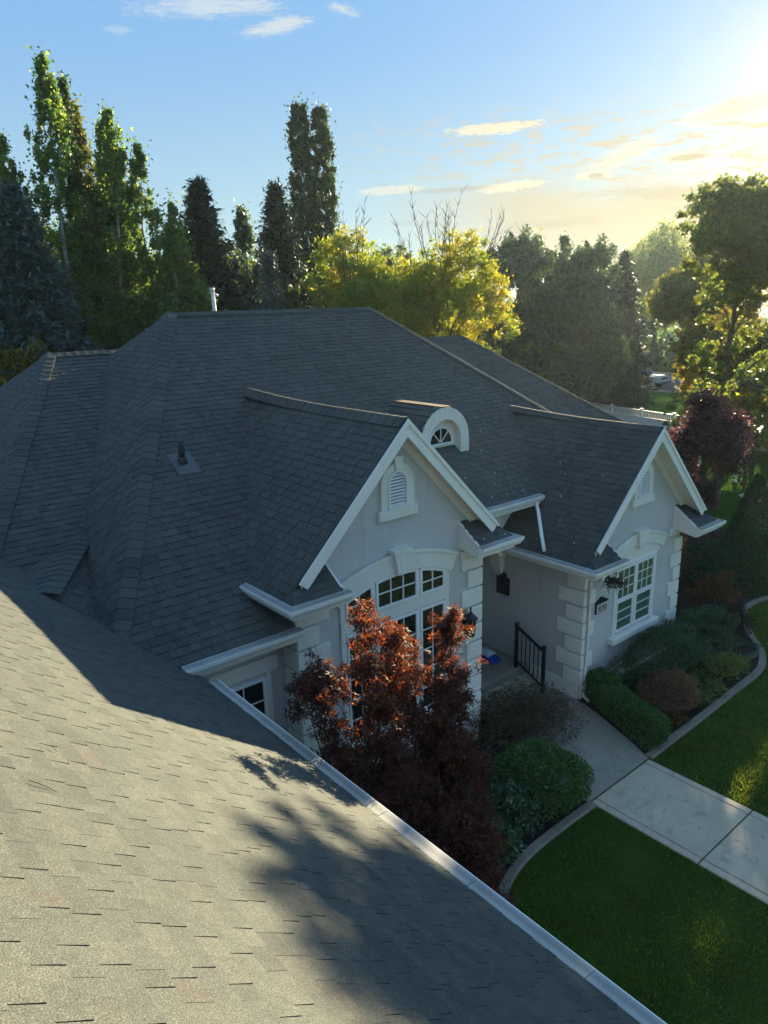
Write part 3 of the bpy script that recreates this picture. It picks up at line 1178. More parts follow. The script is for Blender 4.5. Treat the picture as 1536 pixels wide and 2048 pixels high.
# boxed eave ends (the little closed triangles beside each return)
def pork(xc, half, retin, front_y, wall_y, ze, s):
    X = lambda d: xc + s * d
    def zret(y): return ze + 0.7 * (y - front_y)
    # closing triangle at the inner end
    MB().prism([(X(retin), wall_y - 0.002, zret(wall_y) - 0.03), (X(retin), front_y - 0.02, ze - 0.03), (X(retin), front_y + 0.03, ze - 0.24), (X(retin), wall_y - 0.002, ze - 0.14)], (s * 0.03, 0, 0)).build('eave_end', SOFFIT, house)
    MB().prism([(X(retin) - s * 0.012, wall_y - 0.004, zret(wall_y) + 0.012), (X(retin) - s * 0.012, front_y - 0.03, ze - 0.01), (X(retin) - s * 0.012, front_y - 0.03, ze - 0.06), (X(retin) - s * 0.012, wall_y - 0.004, zret(wall_y) - 0.05)], (s * 0.03, 0, 0)).build('eave_trim', WHITE, house)
    # boxed soffit underneath
    MB().prism([(X(retin + 0.035), front_y + 0.02, ze - 0.235), (X(half - 0.02), front_y + 0.02, ze - 0.235), (X(half - 0.02), wall_y - 0.004, ze - 0.235), (X(retin + 0.035), wall_y - 0.004, ze - 0.16)], (0, 0, 0.02)).build('soffit', SOFFIT, house)


for s in (-1, 1):
    pork(7.61, 2.42, 1.50, 8.38, yw, ze_l, s)
    pork(14.31, 2.50, 1.55, 7.78, ywr, ze_r, s)

# gutters -------------------------------------------------------------------------
GP = [(0, 0), (0.0, -0.13), (0.075, -0.13), (0.09, -0.10), (0.105, -0.075), (0.122, -0.055), (0.128, -0.012), (0.128, 0.004), (0.113, 0.004), (0.113, -0.006), (0.012, 0.004)]


def gutter(p0, p1, out, m0=0.0, m1=0.0, fascia=0.20, guard=True, seams=False):
    g = MB().sweep(GP, p0, p1, out, m0, m1).build('gutter', WHITE, house)
    f = MB().sweep([(-0.025, 0.0), (-0.025, -fascia), (-0.002, -fascia), (-0.002, 0.0)], p0, p1, out, m0, m1).build('fascia_board', WHITE, house)
    if guard:
        L_ = (Vector(p1) - Vector(p0)).length
        n = max(1, int(L_ / 1.22))
        for i in range(n):
            a = Vector(p0).lerp(Vector(p1), i / n)
            b = Vector(p0).lerp(Vector(p1), (i + 1) / n)
            t = (b - a).normalized()
            MB().sweep([(-0.03, 0.028), (0.112, 0.012), (0.112, 0.008), (-0.03, 0.022)], a + t * (0.004 if i else 0), b - t * (0.004 if i < n - 1 else 0), out, m0 if i == 0 else 0, m1 if i == n - 1 else 0).build('gutter_guard', GUARD, house)
    return g


zg = ze_l - 0.02
# left gable: side gutter, front return pieces
gutter((7.61 - 2.44, 10.0, zg), (7.61 - 2.44, 8.36, zg), (-1, 0, 0), 0, 1)
gutter((7.61 - 2.44, 8.36, zg), (7.61 - 1.42, 8.36, zg), (0, -1, 0), 1, 0)
gutter((7.61 + 1.48, 8.36, zg), (7.61 + 2.44, 8.36, zg), (0, -1, 0), 0, 1)
gutter((7.61 + 2.44, 8.36, zg), (7.61 + 2.44, 9.75, zg), (1, 0, 0), 1, 0)
zg = ze_r - 0.02
gutter((14.31 - 2.52, 11.5, zg), (14.31 - 2.52, 7.76, zg), (-1, 0, 0), 0, 1)
gutter((14.31 - 2.52, 7.76, zg), (14.31 - 1.45, 7.76, zg), (0, -1, 0), 1, 0)
gutter((14.31 + 1.53, 7.76, zg), (14.31 + 2.52, 7.76, zg), (0, -1, 0), 0, 1)
gutter((14.31 + 2.52, 7.76, zg), (14.31 + 2.52, 11.5, zg), (1, 0, 0), 1, 0)
# horizontal soffits under the side eaves
for bx in ((5.2, x0 - 0.002, 8.9, 10.6, 4.10, 4.12), (x1 + 0.002, 10.02, 8.9, 10.35, 4.10, 4.12), (11.82, xr0 - 0.002, 8.4, 12.6, 3.12, 3.14), (xr1 + 0.002, 16.8, 8.4, 12.6, 3.12, 3.14)):
    MB().box(*bx).build('soffit', SOFFIT, house)
MB().bbox(xr0 - 0.05, xr0 - 0.002, 8.45, 13.1, 2.98, 3.118, 0.012).build('frieze_board', TRIM, house)
# entry gutter
ze_e = zF(9.82) - 0.02
gutter((10.45, 9.80, ze_e), (12.62, 9.80, ze_e), (0, -1, 0), 0, 0, fascia=0.22)
# low gutter over the recessed window
ze_w = zF(8.83) - 0.02
gutter((3.62, 8.81, ze_w), (5.56, 8.81, ze_w), (0, -1, 0), 0, 0, fascia=0.2)
MB().box(3.9, x0 - 0.05, 8.83, 9.298, ze_w - 0.22, ze_w - 0.2).build('soffit', SOFFIT, house)
# garage gutter
zg_g = zG(3.90) - 0.015
gutter((3.92, 8.62, zg_g), (3.92, -2.5, zg_g), (1, 0, 0), 0, 0)
MB().box(3.302, 3.9, -2.4, 8.8, zg_g - 0.2, zg_g - 0.18).build('soffit', SOFFIT, house)
# gutter of the lower right roof
gutter((22.9, 11.71, zR2(11.73) - 0.02), (17.2, 11.71, zR2(11.73) - 0.02), (0, -1, 0))

# downspouts
def spout(pts, w=0.075, d=0.055):
    b = MB()
    pts = [Vector(p) for p in pts]
    b.tube(pts, [w * 0.55] * len(pts), 8, smooth=True)
    return b.build('downspout', WHITE, house)


spout([(12.40, 9.74, ze_e - 0.11), (12.40, 9.72, ze_e - 0.20), (12.33, 9.62, ze_e - 0.30), (11.95, 9.2, 3.66), (11.88, 9.1, 3.52), (11.84, 9.05, 3.42)])
spout([(10.12, 8.95, 4.19), (10.12, 8.96, 4.0), (10.4, 9.0, 3.7)])
spout([(12.02, 7.70, 3.20), (12.02, 7.74, 3.10), (12.44, 8.26, 2.98), (12.46, 8.30, 2.85), (12.46, 8.30, 0.10), (12.44, 8.15, 0.05)])

# windows --------------------------------------------------------------------------
def window_rect(x0, x1, z0, z1, y, cols, rows, name='window', glass=DARKGLASS, fw=0.05, blinds=False):
    """frame with separate panes between muntins; y = wall face, the unit stands proud by 5 cm"""
    f = MB()
    yf = y - 0.05
    f.bbox(x0, x1, yf, y + 0.01, z1 - fw, z1, 0.006).bbox(x0, x1, yf, y + 0.01, z0, z0 + fw, 0.006)
    f.bbox(x0, x0 + fw, yf + 0.001, y + 0.01, z0 + fw, z1 - fw, 0.006).bbox(x1 - fw, x1, yf + 0.001, y + 0.01, z0 + fw, z1 - fw, 0.006)
    w = f.build(name, FRAME, house)
    gx0, gx1, gz0, gz1 = x0 + fw, x1 - fw, z0 + fw, z1 - fw
    mw = 0.018
    for i in range(1, cols):
        xm = gx0 + (gx1 - gx0) * i / cols
        MB().box(xm - mw / 2, xm + mw / 2, y - 0.036, y - 0.012, gz0, gz1).build('muntin', FRAME, w)
    for j in range(1, rows):
        zm = gz0 + (gz1 - gz0) * j / rows
        MB().box(gx0, gx1, y - 0.034, y - 0.013, zm - mw / 2, zm + mw / 2).build('muntin', FRAME, w)
    for i in range(cols):
        for j in range(rows):
            xa, xb = gx0 + (gx1 - gx0) * i / cols, gx0 + (gx1 - gx0) * (i + 1) / cols
            za, zb = gz0 + (gz1 - gz0) * j / rows, gz0 + (gz1 - gz0) * (j + 1) / rows
            t = random.uniform(-0.0015, 0.0015)
            MB().add([(xa, y - 0.022 + t, za), (xb, y - 0.022, za), (xb, y - 0.022 - t, zb), (xa, y - 0.022, zb), (xa, y - 0.019 + t, za), (xb, y - 0.019, za), (xb, y - 0.019 - t, zb), (xa, y - 0.019, zb)],
                     [(0, 1, 2, 3), (7, 6, 5, 4), (0, 4, 5, 1), (1, 5, 6, 2), (2, 6, 7, 3), (3, 7, 4, 0)]).build('pane', glass, w)
    if blinds:
        b = MB()
        z = gz0 + 0.01
        while z < gz1 - 0.02:
            b.add([(gx0, y - 0.012, z), (gx1, y - 0.012, z), (gx1, y - 0.004, z + 0.034), (gx0, y - 0.004, z + 0.034)], [(0, 1, 2, 3)])
            z += 0.042
        b.build('blind', BLIND, w)
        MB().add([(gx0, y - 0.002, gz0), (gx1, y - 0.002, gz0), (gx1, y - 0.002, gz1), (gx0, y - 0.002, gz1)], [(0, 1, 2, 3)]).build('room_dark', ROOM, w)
    return w


def arc(xc, zc, r, a0, a1, n, y):
    return [(xc + r * math.sin(a0 + (a1 - a0) * i / n), y, zc + r * math.cos(a0 + (a1 - a0) * i / n)) for i in range(n + 1)]


# left gable: arched transom over tall casements
AX, AZ, AR = 7.60, 1.173, 2.94
def head(x): return AZ + math.sqrt(AR * AR - (x - AX) ** 2)


def transom(xa, xb, z0, cols):
    fw = 0.05
    n = 10
    f = MB()
    y = yw
    top_o = [(xa + (xb - xa) * i / n, y - 0.05, head(xa + (xb - xa) * i / n) - 0.004) for i in range(n + 1)]
    top_i = [(p[0], p[1], p[2] - fw) for p in top_o]
    f.ring(top_o, top_i, (0, 0.06, 0))
    f.bbox(xa, xb, y - 0.049, y + 0.01, z0, z0 + fw, 0.006)
    f.box(xa, xa + fw, y - 0.048, y + 0.01, z0 + fw, head(xa) - fw + 0.005).box(xb - fw, xb, y - 0.048, y + 0.01, z0 + fw, head(xb) - fw + 0.005)
    w = f.build('window', FRAME, house)
    gx0, gx1 = xa + fw, xb - fw
    zm = z0 + fw + (head((xa + xb) / 2) - z0 - 2 * fw) * 0.5
    for i in range(cols):
        xl, xr = gx0 + (gx1 - gx0) * i / cols, gx0 + (gx1 - gx0) * (i + 1) / cols
        if i:
            MB().box(xl - 0.011, xl + 0.011, y - 0.036, y - 0.012, z0 + fw, head(xl) - fw).build('muntin', FRAME, w)
        MB().prism([(xl, y - 0.022, z0 + fw), (xr, y - 0.022, z0 + fw), (xr, y - 0.022, zm), (xl, y - 0.022, zm)], (0, 0.003, 0)).build('pane', DARKGLASS, w)
        tp = [(xr + (xl - xr) * k / 5, y - 0.022, head(xr + (xl - xr) * k / 5) - fw + 0.002) for k in range(6)]
        MB().prism([(xl, y - 0.022, zm), (xr, y - 0.022, zm)] + tp, (0, 0.003, 0)).build('pane', DARKGLASS, w)
    MB().box(gx0, gx1, y - 0.034, y - 0.013, zm - 0.011, zm + 0.011).build('muntin', FRAME, w)


transom(6.47, 7.05, 3.54, 2)
transom(7.11, 8.05, 3.54, 3)
transom(8.11, 8.72, 3.54, 2)
window_rect(6.47, 7.05, 1.25, 3.29, yw, 2, 5)
window_rect(7.11, 8.05, 1.25, 3.29, yw, 3, 5)
window_rect(8.11, 8.72, 1.25, 3.29, yw, 2, 5)
MB().bbox(6.36, 8.83, yw - 0.03, yw + 0.01, 3.30, 3.535, 0.01).build('window_band', TRIM, house)
for xa in (6.36, 8.725):
    MB().bbox(xa, xa + 0.105, yw - 0.04, yw + 0.01, 1.15, 3.93, 0.01).build('window_casing', TRIM, house)
for xa in (7.052, 8.052):
    MB().bbox(xa, xa + 0.056, yw - 0.03, yw + 0.01, 1.25, 3.298, 0.005).build('window_mullion', FRAME, house)
    MB().bbox(xa, xa + 0.056, yw - 0.03, yw + 0.01, 3.537, 4.06, 0.005).build('window_mullion', FRAME, house)
MB().bbox(6.30, 8.90, yw - 0.09, yw + 0.01, 1.08, 1.245, 0.015).build('window_sill', TRIM, house)
a_ = math.asin(1.27 / AR)
MB().ring(arc(AX, AZ, AR + 0.33, -a_, a_, 28, yw - 0.06), arc(AX, AZ, AR + 0.002, -a_, a_, 28, yw - 0.06), (0, 0.07, 0)).build('window_arch', TRIM, house)
MB().ring(arc(AX, AZ, AR + 0.36, -a_ - 0.004, a_ + 0.004, 28, yw - 0.085), arc(AX, AZ, AR + 0.30, -a_ - 0.004, a_ + 0.004, 28, yw - 0.085), (0, 0.024, 0)).build('arch_moulding', TRIM, house)


def keystone(xc, z0, z1, w0, w1, y, t=0.13):
    MB().prism([(xc - w0, y - t, z0), (xc + w0, y - t, z0), (xc + w1, y - t, z1), (xc - w1, y - t, z1)], (0, t + 0.005, 0)).build('keystone', TRIM, house)
    MB().prism([(xc - w1 - 0.02, y - t - 0.02, z1 - 0.05), (xc + w1 + 0.02, y - t - 0.02, z1 - 0.05), (xc + w1 + 0.02, y - t - 0.02, z1 + 0.012), (xc - w1 - 0.02, y - t - 0.02, z1 + 0.012)], (0, t + 0.02, 0)).build('keystone_cap', TRIM, house)


keystone(7.63, 4.10, 4.54, 0.095, 0.185, yw, 0.15)


# louvred gable vents
def gable_vent(xc, z0, y, hw=0.195, sh=0.40, n=10):
    """arched cast surround with sill and keystone; inside it an arched louvre of sloping slats"""
    o = MB()
    R1 = hw + 0.165
    zc = z0 + sh
    outer = [(xc - R1, y - 0.06, z0 - 0.02)] + arc(xc, zc - 0.02, R1, -math.pi / 2, math.pi / 2, 16, y - 0.06) + [(xc + R1, y - 0.06, z0 - 0.02)]
    inner = [(xc - hw - 0.025, y - 0.06, z0 - 0.02)] + arc(xc, zc, hw + 0.025, -math.pi / 2, math.pi / 2, 16, y - 0.06) + [(xc + hw + 0.025, y - 0.06, z0 - 0.02)]
    o.ring(outer, inner, (0, 0.065, 0))
    o.build('vent_surround', TRIM, house)
    MB().bbox(xc - R1 - 0.065, xc + R1 + 0.065, y - 0.085, y + 0.005, z0 - 0.20, z0 - 0.022, 0.012).build('vent_sill', TRIM, house)
    MB().prism([(xc - 0.055, y - 0.10, zc + hw + 0.02), (xc + 0.055, y - 0.10, zc + hw + 0.02), (xc + 0.10, y - 0.10, zc + hw + 0.26), (xc - 0.10, y - 0.10, zc + hw + 0.26)], (0, 0.10, 0)).build('keystone', TRIM, house)
    fr = MB()
    oo = [(xc - hw - 0.02, y - 0.075, z0 - 0.015)] + arc(xc, zc, hw + 0.02, -math.pi / 2, math.pi / 2, 16, y - 0.075) + [(xc + hw + 0.02, y - 0.075, z0 - 0.015)]
    ii = [(xc - hw + 0.02, y - 0.075, z0 + 0.02)] + arc(xc, zc, hw - 0.02, -math.pi / 2, math.pi / 2, 16, y - 0.075) + [(xc + hw - 0.02, y - 0.075, z0 + 0.02)]
    fr.ring(oo, ii, (0, 0.078, 0))
    fr.bbox(xc - hw - 0.02, xc + hw + 0.02, y - 0.078, y + 0.003, z0 - 0.015, z0 + 0.02, 0.004)
    v = fr.build('gable_vent', FRAME, house)
    tot = sh + hw
    for i in range(n):
        z = z0 + 0.025 + (tot - 0.05) * i / n
        zz = z + 0.03
        w = hw - 0.012 if zz < zc else math.sqrt(max(0.0004, (hw - 0.012) ** 2 - (zz - zc) ** 2))
        MB().prism([(xc - w, y - 0.058, z), (xc + w, y - 0.058, z), (xc + w, y - 0.034, z + 0.026), (xc - w, y - 0.034, z + 0.026)], (0, 0.006, 0.005)).build('slat', FRAME, v)
    MB().prism([(p[0], y - 0.004, p[2]) for p in ii], (0, 0.002, 0)).build('vent_back', ROOM, v)


gable_vent(7.62, 5.28, yw)
gable_vent(14.37, 4.30, ywr)

# right gable window with blinds
for xa, xb in ((13.58, 14.31), (14.35, 15.08)):
    window_rect(xa, xb, 1.98, 2.74, ywr, 3, 3, glass=CLEAR, blinds=True, fw=0.045)
    window_rect(xa + 0.02, xb - 0.02, 1.22, 1.97, ywr, 1, 3, glass=CLEAR, blinds=True, fw=0.05)
for xa in (13.50, 15.082):
    MB().bbox(xa, xa + 0.078, ywr - 0.05, ywr + 0.01, 1.17, 2.742, 0.01).build('window_casing', FRAME, house)
MB().bbox(13.50, 15.16, ywr - 0.051, ywr + 0.01, 2.745, 2.83, 0.01).build('window_casing', FRAME, house)
MB().bbox(14.312, 14.348, ywr - 0.052, ywr + 0.01, 1.22, 2.742, 0.006).build('window_mullion', FRAME, house)
MB().bbox(13.38, 15.30, ywr - 0.16, ywr + 0.01, 1.0, 1.165, 0.02).build('window_sill', TRIM, house)
rr = 2.1
az_ = 3.16 - rr
aa = math.asin(1.02 / rr)
MB().ring(arc(14.36, az_, rr + 0.27, -aa - 0.02, aa + 0.02, 20, ywr - 0.055), arc(14.36, az_, rr, -aa, aa, 20, ywr - 0.055), (0, 0.06, 0)).build('window_arch', TRIM, house)
MB().ring(arc(14.36, az_, rr + 0.30, -aa - 0.02, aa + 0.02, 20, ywr - 0.08), arc(14.36, az_, rr + 0.25, -aa - 0.02, aa + 0.02, 20, ywr - 0.08), (0, 0.024, 0)).build('arch_moulding', TRIM, house)
keystone(14.37, 3.12, 3.52, 0.10, 0.19, ywr)
MB().prism([(13.40, ywr - 0.025, 2.83), (15.32, ywr - 0.025, 2.83)] + arc(14.36, az_, rr - 0.003, math.asin(0.96 / rr), -math.asin(0.96 / rr), 14, ywr - 0.025), (0, 0.026, 0)).build('window_panel', TRIM, house)

# low recessed window
window_rect(4.35, 5.16, 1.75, 2.88, 9.30, 2, 3, fw=0.06)
MB().bbox(4.2, 5.40, 9.255, 9.31, 2.95, 3.2, 0.012).build('window_header', TRIM, house)
MB().bbox(5.165, 5.26, 9.262, 9.31, 1.7, 2.948, 0.01).build('window_casing', TRIM, house)

# barrel dormer ----------------------------------------------------------------------
dcx, dy, dR, dz = 11.07, 11.20, 0.73, 5.61
def leg(x, r): return zF(dy) - 0.05
out_ = [(dcx - dR, dy, zF(dy) - 0.05)] + arc(dcx, dz, dR, -math.pi / 2, math.pi / 2, 24, dy) + [(dcx + dR, dy, zF(dy) - 0.05)]
in_ = [(dcx - 0.47, dy, zF(dy) - 0.05)] + arc(dcx, dz, 0.47, -math.pi / 2, math.pi / 2, 24, dy) + [(dcx + 0.47, dy, zF(dy) - 0.05)]
dorm = MB().ring(out_, in_, (0, 0.26, 0)).build('dormer', TRIM, house)
MB().prism([(p[0], dy + 0.20, p[2]) for p in in_], (0, 0.05, 0)).build('dormer_wall', TRIM, dorm)
wr = 0.37
wz = 5.54
yd = dy + 0.20
fr = MB().ring(arc(dcx + 0.02, wz, wr, -math.pi / 2, math.pi / 2, 20, yd - 0.04), arc(dcx + 0.02, wz, wr - 0.045, -math.pi / 2, math.pi / 2, 20, yd - 0.04), (0, 0.05, 0))
fr.bbox(dcx + 0.02 - wr - 0.02, dcx + 0.02 + wr + 0.02, yd - 0.05, yd + 0.005, wz - 0.06, wz, 0.008)
for a in (-0.75, 0, 0.75):
    fr.prism([(dcx + 0.02 + math.cos(a) * s * 0.011 + math.sin(a) * r, yd - 0.032, wz + math.cos(a) * r - math.sin(a) * s * 0.011) for r, s in ((0.03, -1), (0.03, 1), (wr - 0.03, 1), (wr - 0.03, -1))], (0, 0.02, 0))
fr.build('dormer_window', FRAME, dorm)
for k, (a0, a1) in enumerate(((-math.pi / 2, -0.75), (-0.75, 0), (0, 0.75), (0.75, math.pi / 2))):
    MB().prism([(dcx + 0.02, yd - 0.018, wz)] + arc(dcx + 0.02, wz, wr - 0.04, a0, a1, 6, yd - 0.018)[::-1], (0, 0.004, 0)).build('pane', DARKGLASS, dorm)
# curved shingle courses over the barrel
for side in (-1, 1):
    nC = 7
    for c in range(nC):
        a0, a1 = math.pi / 2 - c * (math.pi / 2 / nC), math.pi / 2 - (c + 1.15) * (math.pi / 2 / nC)
        z = dz + dR * math.cos(max(a1, 0))
        yb = 9.806 + (z + 0.1 - 4.394) / tF
        y = dy + 0.01
        while y < yb:
            w = random.choice(WIDTHS)
            th = random.choice((0.018, 0.030))
            vs = []
            for aa_, h in ((a0, th), ((a0 + a1) / 2, th * 0.6), (a1, 0.006)):
                for yy in (y, min(y + w - 0.003, yb)):
                    vs.append((dcx + side * (dR + h) * math.sin(aa_), yy, dz + (dR + h) * math.cos(aa_)))
            vs += [(dcx + side * dR * math.sin(a0), y, dz + dR * math.cos(a0)), (dcx + side * dR * math.sin(a0), min(y + w - 0.003, yb), dz + dR * math.cos(a0))]
            MB().add(vs, [(0, 1, 3, 2), (2, 3, 5, 4), (6, 7, 1, 0)]).build('dormer_shingle', SHINGLE, dorm) if c < 6 else None
            y += w
    if side == 1:
        pass
bar = MB()
prof = arc(dcx, dz, dR - 0.004, -math.pi / 2, math.pi / 2, 20, 0)
nP = len(prof)
bar.add([(p[0], dy + 0.26, p[2]) for p in prof] + [(p[0], 9.806 + (p[2] + 0.12 - 4.394) / tF, p[2]) for p in prof], [(i, i + 1, nP + i + 1, nP + i) for i in range(nP - 1)])
bar.build('dormer_barrel', DECK, dorm)
y = dy - 0.02
SUNLIT_CAP = simple('sunlit_cap_brown', (0.17, 0.115, 0.085), 0.8, var=0.25, scale=8)  # warm sunlit tone of the dormer cap put into its base colour
while y < 12.86:
    MB().prism([(dcx - 0.13, y, dz + dR + 0.016), (dcx + 0.13, y, dz + dR + 0.016), (dcx + 0.13, y + 0.22, dz + dR + 0.006), (dcx - 0.13, y + 0.22, dz + dR + 0.006)], (0, 0, 0.016)).build('dormer_cap', SUNLIT_CAP, dorm)
    y += 0.185

# roof pipes -----------------------------------------------------------------------------
def roof_pt(x, y, h=0.0): return Vector((x, y, zF(y) + h))
vp = MB().tube([roof_pt(5.40, 12.10, -0.05), roof_pt(5.40, 12.10, 0.40)], 0.055, 12).lathe([(0.10, 0.0), (0.085, 0.06), (0.06, 0.12), (0.056, 0.12)], (5.40, 12.10, zF(12.10) - 0.02)).build('vent_pipe', BLACK, house)
fl = Plane([(5.2, 11.83, zF(11.83)), (5.62, 11.83, zF(11.83)), (5.62, 12.3, zF(12.3)), (5.2, 12.3, zF(12.3))])
LEAD = simple('lead_flashing', (0.10, 0.105, 0.11), 0.4, metal=0.6)
MB().prism([p + fl.n * 0.014 for p in fl.p], fl.n * 0.006).build('pipe_flashing', LEAD, house)
pz = zR - tF * (17 - yR)
MB().tube([(8.86, 17.0, pz - 0.1), (8.80, 17.0, 8.95)], 0.045, 10).tube([(8.80, 17.0, 8.90), (8.797, 17.0, 8.99)], 0.058, 10).tube([(8.81, 17.0, 8.86), (8.93, 16.97, 8.80)], 0.03, 8).build('vent_pipe', PIPE_W, house)

# white clips that hold light strings along the shingles
CLIP = simple('clip_white', (0.55, 0.57, 0.58), 0.5)
clip_pts = []
for x, y in ((11.25, 10.0), (11.7, 9.98), (12.2, 9.95), (11.0, 10.55), (11.9, 10.5), (12.35, 10.6), (11.6, 10.25), (12.1, 11.1), (12.6, 11.6), (12.9, 12.0)):
    clip_pts.append(Vector((x, y, zF(y) + 0.02)))
for d, y in ((1.1, 9.6), (1.5, 9.4), (1.9, 9.1), (1.0, 8.7), (2.2, 8.5), (2.3, 9.4), (2.35, 10.2), (0.9, 9.9), (1.3, 10.4)):
    clip_pts.append(Vector((14.31 - d, y, 5.85 - d + 0.02)))
for x, y in ((9.6, 8.52), (9.3, 8.45), (9.85, 8.42)):
    clip_pts.append(Vector((x, y, ze_l + 0.7 * (y - 8.38) + 0.025)))
cm = MB().add([(-0.013, -0.013, 0), (0.013, -0.013, 0), (0.013, 0.013, 0.0), (-0.013, 0.013, 0), (0, -0.008, 0.028), (0.008, 0.010, 0.024)], [(0, 1, 4), (1, 2, 5, 4), (2, 3, 5), (3, 0, 4, 5)]).mesh('light_clip', CLIP)
for p in clip_pts:
    o = bpy.data.objects.new('light_clip', cm)
    o.location = p
    o.rotation_euler = (random.uniform(-.4, .4), random.uniform(-.4, .4), random.uniform(0, 6))
    link(o, house)

# ---------------------------------------------------------------- things on and by the house
# railing beside the porch step
rail = empty('porch_railing', (12.02, 9.5, 0), 'short black metal handrail sloping down beside the porch step', 'railing')
rail.location = (0, 0, 0)
MB().bbox(11.985, 12.055, 9.83, 9.90, 0.36, 1.44, 0.006).bbox(11.975, 12.065, 9.82, 9.91, 1.44, 1.465, 0.006).build('post', BLACK, rail)
MB().bbox(11.985, 12.055, 9.05, 9.12, 0.02, 1.14, 0.006).bbox(11.975, 12.065, 9.04, 9.13, 1.14, 1.165, 0.006).build('post', BLACK, rail)
MB().prism([(11.995, 9.83, 1.34), (11.995, 9.12, 1.02), (11.995, 9.12, 1.07), (11.995, 9.83, 1.39)], (0.05, 0, 0)).build('top_rail', BLACK, rail)
MB().prism([(12.003, 9.83, 0.48), (12.003, 9.12, 0.16), (12.003, 9.12, 0.20), (12.003, 9.83, 0.52)], (0.034, 0, 0)).build('bottom_rail', BLACK, rail)
for i in range(5):
    y = 9.83 - (i + 1) * 0.71 / 6
    d = (9.83 - y) * 0.45
    MB().box(12.011, 12.029, y - 0.009, y + 0.009, 0.50 - d, 1.36 - d).build('baluster', BLACK, rail)

# bag on the porch floor
PLASTIC_W = simple('bag_white', (0.52, 0.56, 0.62), 0.35, var=0.25, scale=14, bump_s=0.6, bump_scale=22)
PLASTIC_B = simple('bag_blue', (0.02, 0.055, 0.30), 0.35, var=0.4, scale=10, bump_s=0.4, bump_scale=30)
bag = empty('bag', (11.85, 10.55, 0.36), 'crumpled blue and white plastic bag slumped on the porch floor', 'bag')
def pillow(nx, ny, lx, ly, h, seed, z0=0.0):
    r = np.random.default_rng(seed)
    vs, fs = [], []
    for i in range(nx + 1):
        for j in range(ny + 1):
            u, v = i / nx * 2 - 1, j / ny * 2 - 1
            e = max(0, 1 - u ** 4) * max(0, 1 - v ** 4)
            vs.append((u * lx * (0.95 + 0.05 * r.random()), v * ly * (0.95 + 0.05 * r.random()), z0 + h * e ** 0.5 * (0.75 + 0.35 * r.random())))
    for i in range(nx):
        for j in range(ny):
            a = i * (ny + 1) + j
            fs.append((a, a + ny + 1, a + ny + 2, a + 1))
    n = len(vs)
    vs += [(x, y, z0 + 0.002) for x, y, z in vs]
    fs += [tuple(n + k for k in f[::-1]) for f in fs]
    m = MB()
    m.add(vs, fs, 0, True)
    return m
pillow(10, 8, 0.17, 0.29, 0.17, 3).build('bag_body', PLASTIC_B, bag)
pillow(8, 8, 0.15, 0.20, 0.10, 5, 0.13).build('bag_top', PLASTIC_W, bag, (0.0, 0.07, 0))
MB().prism([(-0.10, 0.28, 0.16), (0.12, 0.26, 0.15), (0.16, 0.40, 0.10), (0.02, 0.36, 0.14), (-0.08, 0.42, 0.09)], (0, 0, 0.02)).build('bag_neck', PLASTIC_W, bag)
bag.rotation_euler = (0, 0, math.radians(-4))

# dark arched plaque on the porch side wall
plq = MB()
pp = [(-0.19, 0), (0.19, 0), (0.19, 0.42), (0.10, 0.44)] + [(0.10 * math.cos(a), 0.47 + 0.07 * math.sin(a)) for a in np.linspace(0.2, math.pi - 0.2, 8)] + [(-0.10, 0.44), (-0.19, 0.42)]
plq.prism([(xr0 - 0.045, 10.60 + a, 1.86 + z) for a, z in pp], (0.043, 0, 0))
tag(plq.build('wall_plaque', BLACK), 'plain black shield-shaped plaque on the shaded porch side wall', 'plaque')

# house number sign
WHITE_P = simple('sign_white', (0.60, 0.60, 0.57), 0.6)
sign = empty('house_number_sign', (13.03, ywr, 1.93), 'small white house number sign reading 830 with a black pitched top', 'sign')
SW_ = 0.215
b = MB().bbox(-SW_, SW_, -0.045, -0.002, -0.02, 0.215, 0.005)
b.prism([(-SW_ - 0.012, -0.047, 0.215), (SW_ + 0.012, -0.047, 0.215), (SW_ + 0.012, -0.047, 0.235), (0, -0.047, 0.345), (-SW_ - 0.012, -0.047, 0.235)], (0, 0.045, 0))
b.build('sign_board', BLACK, sign)
MB().bbox(-SW_ + 0.018, SW_ - 0.018, -0.052, -0.044, 0.0, 0.198, 0.002).build('sign_face', WHITE_P, sign)
for i, ch in enumerate('830'):
    cu = bpy.data.curves.new('digit', 'FONT')
    cu.body = ch
    cu.size = 0.20
    cu.align_x = 'CENTER'
    cu.extrude = 0.003
    t = bpy.data.objects.new('digit', cu)
    t.location = (-0.115 + i * 0.115, -0.056, 0.028)
    t.rotation_euler = (math.pi / 2, 0, 0)
    cu.materials.append(BLACK)
    COL.objects.link(t)
    bpy.context.view_layer.update()
    dm = bpy.data.meshes.new_from_object(t.evaluated_get(bpy.context.evaluated_depsgraph_get()))
    d_ = bpy.data.objects.new('digit', dm)
    d_.location, d_.rotation_euler = t.location.copy(), t.rotation_euler.copy()
    bpy.data.objects.remove(t)
    link(d_, sign)
    MB().box(-0.115 + i * 0.115 + 0.052, -0.115 + i * 0.115 + 0.056, -0.054, -0.0515, 0.004, 0.194).build('divider', BLACK, sign) if i < 2 else None

